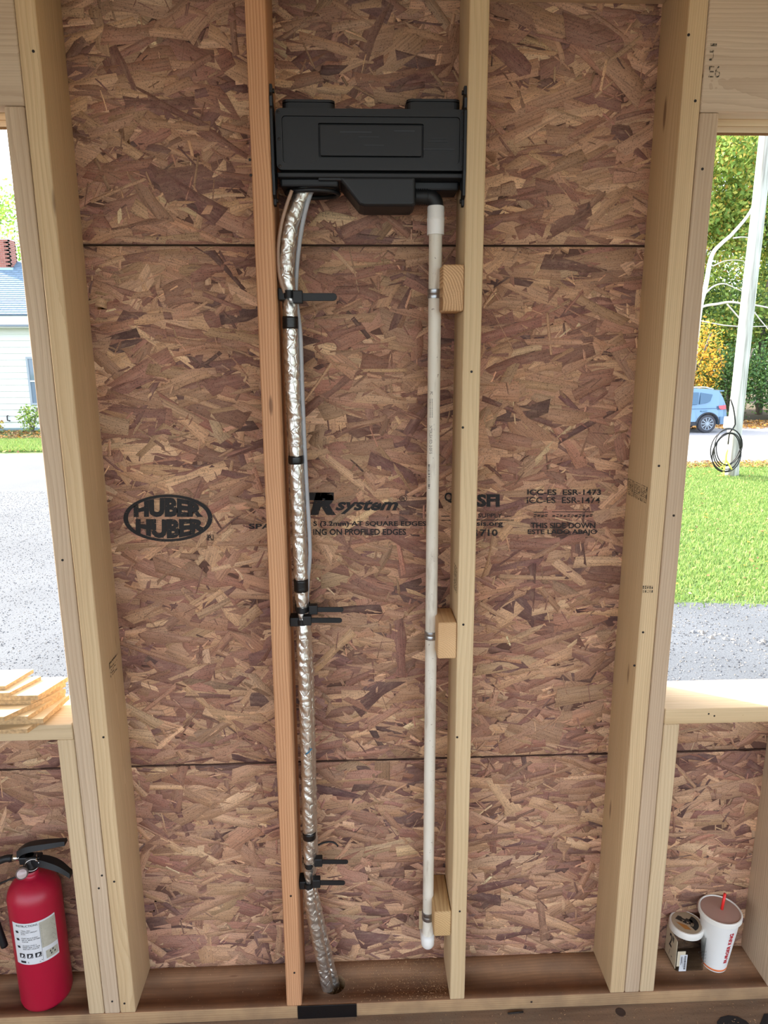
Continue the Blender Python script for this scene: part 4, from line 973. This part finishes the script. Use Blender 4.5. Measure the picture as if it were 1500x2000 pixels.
# ------------------------------------------------------------------ outside: white house
HY = 27.3; hx1 = -9.5; hx0 = -24.0
HS = thing('white_house', 'white clapboard house with blue grey roof and brick chimney beyond the driveway', 'house', ((hx0 + hx1) / 2, HY + 4, GZ))
ze = at(30, 640, HY)[2]; zf = at(30, 836, HY)[2]
siding = simple('white_siding', (216, 220, 216), .6, var=.04, scale=2); trimw = simple('white_trim', (226, 228, 226), .5, var=.02)
box('wall', hx0, hx1, HY + .06, HY + 8, GZ, ze, siding, HS)
nb = int((ze - zf) / .235)
for i in range(nb):
    z0_ = zf + i * (ze - zf) / nb; h_ = (ze - zf) / nb
    mk('siding_board', [(hx0, HY + .02, z0_), (hx1, HY + .02, z0_), (hx1, HY + .055, z0_ + h_ + .01), (hx0, HY + .055, z0_ + h_ + .01), (hx0, HY + .06, z0_), (hx1, HY + .06, z0_)], [(0, 1, 2, 3), (0, 4, 5, 1)], siding, HS)
box('foundation', hx0, hx1, HY + .0, HY + .05, GZ - .05, zf, simple('foundation', (128, 150, 156), .9, var=.1, scale=4), HS)
zr0 = at(30, 614, HY - .45)[2]
box('fascia', hx0 - .3, hx1 + .3, HY - .45, HY - .41, ze - .02, zr0, trimw, HS); box('soffit', hx0 - .3, hx1 + .3, HY - .41, HY + .03, ze - .02, ze + .02, trimw, HS)
box('gutter', hx0 - .3, hx1 + .3, HY - .53, HY - .455, ze + .02, ze + .10, simple('gutter', (120, 130, 138), .4, .3), HS)
zr1 = at(30, 512, HY + 3.2)[2]; slope = (zr1 - zr0) / 3.65
roofm = simple('blue_grey_shingle', (96, 118, 136), .85, var=.25, scale=5, bump=.4)
V, F = [], []; y0r = HY - .5; rows = 26; dy = 3.7 / rows
for i in range(rows):
    ya, yb_ = y0r + i * dy, y0r + (i + 1) * dy + .02; x = hx0 - .35 + (i % 2) * .15
    while x < hx1 + .3:
        b = len(V); w = .30; za = zr0 - .02 + (ya - y0r) * slope + .035; zb2 = zr0 - .02 + (yb_ - y0r) * slope + .012
        V += [(x, ya, za), (x + w - .012, ya, za), (x + w - .012, yb_, zb2), (x, yb_, zb2), (x, ya, za - .03), (x + w - .012, ya, za - .03)]; F += [(b, b + 1, b + 2, b + 3), (b + 4, b + 5, b + 1, b)]; x += w
sh = mk('roof_shingles', V, F, roofm, HS); sh['kind'] = 'stuff'
mk('roof', [(hx0 - .35, y0r, zr0 - .05), (hx1 + .35, y0r, zr0 - .05), (hx1 + .35, y0r + 3.7, zr0 + 3.7 * slope - .05), (hx0 - .35, y0r + 3.7, zr0 + 3.7 * slope - .05), (hx1 + .35, y0r + 8.7, zr0 - .3), (hx0 - .35, y0r + 8.7, zr0 - .3)], [(0, 1, 2, 3), (3, 2, 4, 5), (1, 4, 2), (0, 3, 5)], roofm, HS)
ch = at(10, 500, HY + 2.6); chx0, chx1 = ch[0] - .55, at(19, 490, HY + 2.6)[0]; cz0, cz1 = at(10, 526, HY + 2.6)[2] - .5, at(10, 466, HY + 2.6)[2]
chim = box('chimney', chx0 + .01, chx1 - .003, HY + 2.60, HY + 3.2, cz0, cz1, simple('mortar', (188, 178, 168), .9), HS)
V, F, cl = [], [], []; zz = cz0; r = 0
bm = bmesh.new()
while zz < cz1 - .07:
    x = chx0 - (.1 if r % 2 else 0)
    while x < chx1 - .03:
        a, b = max(x, chx0), min(x + .19, chx1)
        if chx1 - b < .06: b = chx1
        if b - a > .04: box_bm(a, b, HY + 2.59, HY + 2.8, zz, zz + .062, bm=bm)
        x += .205
    yq = HY + 2.59 + (.1 if r % 2 else 0)
    while yq < HY + 3.1: box_bm(chx1 - .2, chx1 + .001, yq, yq + .19 if yq + .19 < HY + 3.08 else HY + 3.2, zz, zz + .062, bm=bm); yq += .205
    zz += .076; r += 1
bk = bmo('bricks', bm, simple('red_brick', (156, 96, 82), .9, var=.4, scale=6), chim); bk['kind'] = 'stuff'
box('chimney_flashing', chx0 - .05, chx1 + .08, HY + 2.52, HY + 3.25, cz0 + .42, cz0 + .56, simple('flashing', (150, 176, 184), .4, .3), chim)
wa, wb = at(50, 697, HY), at(74, 791, HY)
wf = ring('window_frame', [(wa[0], wb[2]), (wa[0] + .95, wb[2]), (wa[0] + .95, wa[2]), (wa[0], wa[2])], [(wa[0] + .08, wb[2] + .08), (wa[0] + .87, wb[2] + .08), (wa[0] + .87, wa[2] - .08), (wa[0] + .08, wa[2] - .08)], HY - .03, HY + .03, simple('grey_window_frame', (150, 160, 168), .5), HS)
gl = N('window_glass'); gl.base(lin((120, 136, 150))); gl.set(Roughness=.05, Metallic=.3); M['glass'] = gl.m
zm = (wa[2] + wb[2]) / 2
box('pane', wa[0] + .08, wa[0] + .87, HY + .0, HY + .01, wb[2] + .08, zm - .02, M['glass'], wf); box('pane', wa[0] + .08, wa[0] + .87, HY + .0, HY + .01, zm + .02, wa[2] - .08, M['glass'], wf)
box('meeting_rail', wa[0] + .06, wa[0] + .89, HY - .025, HY + .012, zm - .025, zm + .025, trimw, wf)
sp = at(15, 818, HY - .03); tube('faucet', [sp + np.array([0, .05, .12]), sp + np.array([0, -.02, .12]), sp + np.array([0, -.03, -.06]), sp + np.array([.1, -.03, -.08])], .025, M['black_rubber'], HS, 8)

# ------------------------------------------------------------------ outside: trees and shrubs
def leafcloud(g, blobs, size, pal, wts):
    Cs = []
    for (c, r, n) in blobs:
        d = g.normal(0, 1, (n, 3)); d /= np.linalg.norm(d, axis=1)[:, None]; rad = np.array(r) * (g.random((n, 1)) ** .42); Cs.append(np.array(c) + d * rad)
    C = np.concatenate(Cs); n = len(C); A = g.normal(0, 1, (n, 3)); A /= np.linalg.norm(A, axis=1)[:, None]; B = np.cross(A, g.normal(0, 1, (n, 3))); B /= np.linalg.norm(B, axis=1)[:, None]
    s = g.uniform(size * .6, size * 1.25, (n, 1)); pal = np.array([lin(c)[:3] for c in pal]) * 1.25 + 0.012
    return C, A * s, B * s * .7, pal[g.choice(len(pal), n, p=np.array(wts) / sum(wts))] * g.uniform(.7, 1.2, (n, 1))
GREENS = ((88, 116, 50), (116, 140, 62), (66, 92, 42), (150, 158, 72)); AUT = ((138, 156, 72), (178, 174, 84), (108, 138, 62), (190, 150, 72)); DARK = ((66, 100, 54), (86, 122, 62), (56, 82, 48), (102, 132, 68))
def tree(x, y, H, cr, label, pal, wts, seed, low=.25, size=.12, n=5200, trunk=.16, cat='tree', group=None, bark='bark'):
    g = np.random.default_rng(seed); t = thing('tree', label, cat, (x, y, GZ), group)
    top = np.array([x + g.normal(0, .4), y, GZ + H * .9]); P = resample(catmull([(x, y, GZ - .1), (x + g.normal(0, .15), y, GZ + H * .35), (x + g.normal(0, .3), y, GZ + H * .65), top], 6), .5)
    tube('trunk', P, np.linspace(trunk, trunk * .25, len(P)), M[bark], t, 9); bl = []
    for k in range(12):
        h = g.uniform(low, 1.0); a = g.uniform(0, 6.28); rr = cr * (1 - .45 * h) * g.uniform(.35, .85); c = np.array([x + math.cos(a) * rr, y + math.sin(a) * rr, GZ + H * h])
        s0 = np.array([np.interp(c[2] - rr * .5, P[:, 2], P[:, i]) for i in range(3)])
        if k < 7: tube('branch', resample(catmull([s0, (s0 + c) / 2 + np.array([0, 0, .25]), c], 4), .3), trunk * .28, M[bark], t, 6)
        bl.append((c, (cr * .55, cr * .55, H * .10), n // 12))
    C, A, B, col = leafcloud(g, bl, size, pal, wts); quads_mesh('crown', C, A, B, M['leaf'], t, col); return t
GF = 'woodland trees across the road'
for i, (x, y, H, cr, lbl, pal, wts) in enumerate((
    (15.2, 31.0, 13.0, 3.0, 'tall yellow green maple across the road, behind the parked car', AUT, (4, 2, 3, .6)),
    (19.2, 31.5, 14.0, 3.0, 'tall leafy green tree across the road, right of the utility pole', GREENS, (3, 3, 2, 2)),
    (17.2, 36.0, 16.0, 3.6, 'tall green tree deeper in the woods, between car and pole', GREENS, (3, 4, 2, 3)),
    (22.4, 35.0, 16.0, 3.6, 'tall mixed green and yellow tree at the right edge of the woods', AUT, (4, 1, 3, .5)),
    (12.2, 35.0, 15.0, 3.4, 'tall green tree at the left end of the woods', GREENS, (3, 3, 2, 3)),
    (26.0, 40.0, 17.0, 4.0, 'big dark green tree far back in the woods', DARK, (3, 3, 2, 2)),
    (19.0, 43.0, 18.0, 4.2, 'highest green tree at the back of the woods', GREENS, (3, 4, 2, 2)))):
    tree(x, y, H, cr, lbl, pal, wts, 100 + i, .10, .105, 21000, group=GF)
def shrub(x, y, H, r, label, pal, wts, seed, size=.075, n=4200, group='shrubs at the edge of the woods'):
    g = np.random.default_rng(seed); t = thing('shrub', label, 'shrub', (x, y, GZ), group)
    for k in range(5):
        a = g.uniform(0, 6.28); tube('stem', [(x, y, GZ - .05), (x + math.cos(a) * r * .3, y + math.sin(a) * r * .3, GZ + H * .45), (x + math.cos(a) * r * .6, y + math.sin(a) * r * .6, GZ + H * .85)], .03, M['bark'], t, 6)
    C, A, B, col = leafcloud(g, [((x, y, GZ + H * .5), (r, r, H * .5), n // 2), ((x + r * .3, y - r * .2, GZ + H * .62), (r * .7, r * .7, H * .4), n // 4), ((x - r * .4, y, GZ + H * .45), (r * .7, r * .7, H * .4), n // 4)], size, pal, wts); C[:, 2] = np.maximum(C[:, 2], GZ + .05)
    quads_mesh('foliage', C, A, B, M['leaf'], t, col)
for i, (x, y, H, r, lbl, pal, wts) in enumerate((
    (16.6, 29.2, 3.6, 1.9, 'dark green bush behind the tail of the parked car', DARK, (3, 3, 2, 2)), (14.2, 29.0, 4.4, 1.6, 'golden yellow bush above the parked car', ((220, 176, 60), (206, 148, 54), (160, 150, 64), (110, 120, 54)), (3, 2, 2, 1)),
    (19.0, 28.6, 3.0, 1.7, 'green roadside bush right of the utility pole', DARK, (3, 3, 1, 3)), (21.6, 29.4, 4.2, 2.0, 'green and orange bush at the right edge of the view', ((84, 112, 56), (66, 92, 46), (188, 120, 66), (120, 140, 70)), (3, 3, 1, 2)),
    (11.6, 29.0, 3.6, 1.8, 'green bush hidden behind the parked car', GREENS, (3, 3, 2, 1)), (17.6, 33.0, 6.5, 2.4, 'tall dark understory bush in the middle of the woods', DARK, (3, 2, 3, 1)), (21.0, 33.0, 6.5, 2.4, 'tall dark understory bush behind the right bushes', DARK, (3, 2, 3, 1)),
    (14.0, 33.0, 6.5, 2.4, 'tall green understory bush left of the woods', DARK, (3, 3, 2, 2)))):
    shrub(x, y, H, r, lbl, pal, wts, 300 + i)
# pale bare tree leaning in from the left in front of the woods
BT = thing('bare_tree', 'pale bare tree with curved branches reaching behind the utility pole', 'tree', tuple(atz(1352, 828, GZ)[:2] + np.array([0, 1.0])) + (GZ,))
by = BT.location[1]
def br(name, px, r0, r1, par):
    P = resample(catmull([at(u, v, by + d) for u, v, d in px], 6), .12); return tube(name, P, np.linspace(r0, r1, len(P)), M['bark_pale'], par, 8)
b0p = [tuple(BT.location) , at(1350, 740, by), at(1366, 610, by), at(1378, 560, by), at(1390, 500, by), at(1410, 475, by), at(1432, 455, by), at(1470, 405, by), at(1490, 330, by)]
P = resample(catmull(b0p, 6), .15); tube('trunk', P, np.linspace(.16, .04, len(P)), M['bark_pale'], BT, 9)
br('branch', [(1352, 610, 0), (1375, 598, 0), (1400, 594, .1), (1425, 590, .2), (1450, 593, .2), (1475, 596, .2), (1515, 604, .2)], .06, .03, BT)
br('branch', [(1376, 575, 0), (1392, 560, .1), (1412, 554, .1), (1430, 560, .2), (1452, 570, .2)], .04, .015, BT)
br('branch', [(1420, 594, .1), (1436, 612, .2), (1450, 625, .2), (1470, 610, .2), (1485, 625, .3), (1510, 655, .3)], .035, .02, BT)
br('branch', [(1432, 465, 0), (1452, 463, .1), (1470, 466, .1)], .035, .015, BT)
br('branch', [(1392, 520, 0), (1415, 510, .1), (1440, 508, .1), (1460, 512, .1)], .025, .012, BT)
br('branch', [(1360, 625, 0), (1395, 632, .1), (1420, 636, .1), (1460, 638, .1), (1500, 637, .1)], .03, .015, BT)
# trees behind the house
GH = 'trees behind the white house'
for i, (x, y, H, cr, lbl) in enumerate(((-18.5, 38, 11.0, 2.8, 'light green tree right behind the brick chimney'), (-14.4, 40, 10.8, 2.8, 'light green tree behind the roof, right of the chimney'), (-23, 40, 10.0, 3.2, 'light green tree at the far left behind the house'))):
    tree(x, y, H, cr, lbl, ((120, 158, 62), (150, 182, 80), (96, 132, 56), (176, 182, 84)), (3, 3, 2, 1), 500 + i, .3, .12, 6000, group=GH)
shp = atz(62, 845, GZ); shrub(float(shp[0]), 26.3, 1.1, .5, 'small leafy weed growing against the white house wall', ((150, 168, 80), (120, 150, 64), (186, 190, 120), (96, 124, 60)), (3, 3, 1, 2), 610, .06, 420, 'weeds along the house wall')
shrub(float(shp[0]) - 1.6, 26.2, .6, .6, 'low yellow weed at the foot of the house near the faucet', ((206, 190, 90), (170, 160, 80), (120, 140, 70), (150, 110, 80)), (3, 3, 1, 2), 611, .06, 420, 'weeds along the house wall')

# ------------------------------------------------------------------ utility pole
PB = atz(1429, 930, GZ); PTp = at(1501, 200, PB[1])
UPo = thing('utility_pole', 'weathered pale utility pole with a coil of black cable standing on the lawn', 'pole', PB)
pl = [PB + np.array([0, 0, -.1]), at(1433, 860, PB[1]), at(1460, 600, PB[1]), at(1478, 440, PB[1]), at(1496, 270, PB[1])]; pl.append(pl[-1] + (pl[-1] - pl[-2]) * 1.5)
pole_m = N('weathered_pole'); o = pole_m.obj(); a = pole_m.noise(pole_m.mapping(o, (18, 18, 1.2)), 1.0, 5); pole_m.base(pole_m.mix(pole_m.ramp(a, .35, .7), lin((196, 196, 190)), lin((138, 136, 130)))); pole_m.set(Roughness=.85); pole_m.bump(a, .5, .01)
P = resample(catmull(pl, 6), .3); tube('pole_shaft', P, np.linspace(.165, .135, len(P)), pole_m.m, UPo, 20)
bt = []
for k, (r, dx) in enumerate(((.44, -.10), (.40, -.06), (.47, -.13), (.36, -.02), (.42, -.08))):
    c = at(1422, 884, PB[1] - .26 - k * .02); t = np.linspace(0, 2 * math.pi, 33); q = np.stack([c[0] + dx * .3 + r * .78 * np.cos(t), c[1] + .04 * np.sin(t * 2 + k), c[2] + r * 1.05 * np.sin(t) + .03 * k], 1)
    tube('cable_coil', q, .013, M['black_rubber'], UPo, 6)
wp = [at(u, v, PB[1] - .22) for u, v in ((1427, 780), (1433, 800), (1436, 830), (1428, 840), (1424, 850), (1422, 868))]; tube('drop_cable', resample(catmull(wp, 5), .1), .016, M['black_rubber'], UPo, 6)
c = at(1423, 825, PB[1] - .20); box('meter_box', c[0] - .09, c[0] + .09, c[1] - .05, c[1] + .06, c[2] - .13, c[2] + .13, simple('grey_box', (204, 200, 196), .5), UPo, .01)
yl = simple('yellow_tape', (214, 206, 96), .5)
for pts in (((1419, 886), (1417, 900), (1414, 918), (1413, 930)), ((1417, 897), (1424, 908), (1429, 917)), ((1421, 878), (1418, 890), (1418, 900)), ((1416, 902), (1410, 912), (1407, 914))):
    q = resample(catmull([at(u, v, PB[1] - .32) for u, v in pts], 4), .05); tube('yellow_tape', q, np.full(len(q), .022), yl, UPo, 6)

# ------------------------------------------------------------------ parked car (nose to the left)
WC = atz(1379, 846, GZ); CARX, CARY = WC[0] + .02, WC[1]
CR = thing('car', 'blue grey SUV parked on the road, rear half showing past the window jamb', 'car', (CARX - 1.3, CARY + .9, GZ))
blue = N('car_paint'); blue.base(lin((96, 128, 156))); blue.set(Roughness=.25, Metallic=.35, Coat_Weight=.6); blue = blue.m
z0 = GZ
def bw(z): return .90 if z < .95 else .90 - (z - .95) * .33        # half width by height
body = [(-3.42, .34), (-3.46, .60), (-3.38, .80), (-3.15, .92), (-2.30, 1.02), (-1.62, 1.46), (-1.25, 1.58), (-.6, 1.62), (0.0, 1.60), (.42, 1.52), (.55, 1.28), (.62, 1.06), (.66, .80), (.70, .58), (.68, .42), (.58, .34)]
arch = lambda cx_: [(cx_ + .40 * math.cos(t), .33 + .40 * math.sin(t)) for t in np.linspace(0.02, math.pi - .02, 13)]
out = body + [(.41, .31)] + arch(0.0)[1:-1] + [(-.41, .29), (-2.25, .29)] + arch(-2.65)[1:-1] + [(-3.06, .31)]
bm = bmesh.new(); rings = []
for sgn, off in ((-1, 0), (1, 0)):
    rings.append([bm.verts.new((CARX + x, CARY + .9 + sgn * bw(zz), z0 + zz)) for x, zz in out])
n = len(out)
for i in range(n): bm.faces.new((rings[0][i], rings[1][i], rings[1][(i + 1) % n], rings[0][(i + 1) % n]))
for rg_ in rings: bm.faces.new(rg_)
bmesh.ops.triangulate(bm, faces=[f for f in bm.faces if len(f.verts) > 4])
autosmooth(bmo('body', bm, blue, CR), .5)
def side_patch(name, pts, mat, off=.008, parent=CR):
    bm = bmesh.new(); a = [bm.verts.new((CARX + x, CARY + .9 - bw(zz) - off, z0 + zz)) for x, zz in pts]; b = [bm.verts.new((CARX + x, CARY + .9 - bw(zz) + .004, z0 + zz)) for x, zz in pts]; n = len(pts)
    bm.faces.new(a); bm.faces.new(b[::-1])
    for i in range(n): bm.faces.new((a[i], b[i], b[(i + 1) % n], a[(i + 1) % n]))
    return bmo(name, bm, mat, parent)
cgl = N('car_glass'); cgl.base(lin((70, 96, 116))); cgl.set(Roughness=.04, Metallic=.4); cgl = cgl.m
side_patch('side_window', [(-.34, 1.06), (-.02, 1.12), (.06, 1.16), (.15, 1.36), (.16, 1.40), (-.28, 1.47)], cgl)
side_patch('side_window', [(-1.22, 1.03), (-.40, 1.05), (-.34, 1.475), (-1.05, 1.49)], cgl); side_patch('side_window', [(-2.1, 1.0), (-1.28, 1.03), (-1.12, 1.48), (-1.42, 1.44), (-1.7, 1.26)], cgl)
side_patch('tail_light', [(.36, 1.00), (.62, 1.02), (.64, .88), (.46, .86), (.38, .90)], simple('red_lens', (196, 74, 84), .2), .014)
side_patch('belt_crease', [(-2.6, .86), (.36, .92), (.36, .905), (-2.6, .845)], simple('crease', (70, 96, 120), .5), .004)
side_patch('door_handle', [(-.30, .83), (-.06, .84), (-.06, .80), (-.28, .79)], blue, .03); side_patch('door_handle', [(-1.35, .82), (-1.12, .83), (-1.12, .79), (-1.34, .78)], blue, .03)
side_patch('sill_trim', [(-2.22, .42), (-.44, .42), (-.44, .28), (-2.22, .28)], simple('dark_trim', (40, 44, 50), .6), .012)
side_patch('bumper', [(.44, .60), (.72, .60), (.72, .40), (.56, .32), (.46, .34)], simple('bumper_paint', (86, 116, 144), .4), .02)
box('spoiler', CARX + .30, CARX + .62, CARY + .2, CARY + 1.6, z0 + 1.50, z0 + 1.545, blue, CR, .012)
tube('roof_rail', [(CARX - 1.3, CARY + .24, z0 + 1.60), (CARX - 1.1, CARY + .24, z0 + 1.66), (CARX - .1, CARY + .24, z0 + 1.665), (CARX + .22, CARY + .24, z0 + 1.59)], .022, simple('rail', (210, 214, 216), .3, .5), CR, 8)
for wx in (0.0, -2.65):
    for wy in (.02, 1.58):
        s = wy < .5
        wb_ = bmo('wheel', lathe([(.20, .0), (.30, -.004), (.335, .02), (.345, .06), (.345, .15), (.335, .19), (.30, .2), (.2, .2)], (CARX + wx, CARY + wy, z0 + .345), 32, 'y'), simple('tyre', (64, 66, 72), .8) if 'tyre' not in bpy.data.materials else bpy.data.materials['tyre'], CR, True)
        if s:
            rimm = bpy.data.materials.get('rim') or simple('rim', (150, 164, 178), .3, .7)
            bmo('wheel_rim', lathe([(.215, .004), (.225, -.008), (.235, -.004), (.23, .02)], (CARX + wx, CARY + wy, z0 + .345), 32, 'y', False), rimm, wb_, True)
            bmo('wheel_well_disc', lathe([(.21, .010), (.21, .02)], (CARX + wx, CARY + wy - .004, z0 + .345), 28, 'y'), M['black_rubber'], wb_)
            bm = bmesh.new()
            for k in range(10):
                a = 2 * math.pi * k / 10; b2 = box_bm(.03, .215, -.012, .004, -.016, .016)
                bmesh.ops.rotate(b2, cent=(0, 0, 0), matrix=Matrix.Rotation(a, 3, 'Y'), verts=b2.verts); bmesh.ops.translate(b2, vec=(CARX + wx, CARY + wy, z0 + .345), verts=b2.verts)
                me = bpy.data.meshes.new('s'); b2.to_mesh(me); b2.free(); bm.from_mesh(me); bpy.data.meshes.remove(me)
            bmo('wheel_spokes', bm, rimm, wb_); bmo('hub_cap', lathe([(.05, -.016), (.055, .0)], (CARX + wx, CARY + wy, z0 + .345), 20, 'y'), rimm, wb_)
for cx_ in (0.0, -2.65):
    pts = [(CARX + cx_ + .415 * math.cos(t), CARY - .006, z0 + .33 + .415 * math.sin(t)) for t in np.linspace(-.05, math.pi + .05, 20)]; tube('arch_trim', pts, .03, bpy.data.materials['dark_trim'], CR, 6)
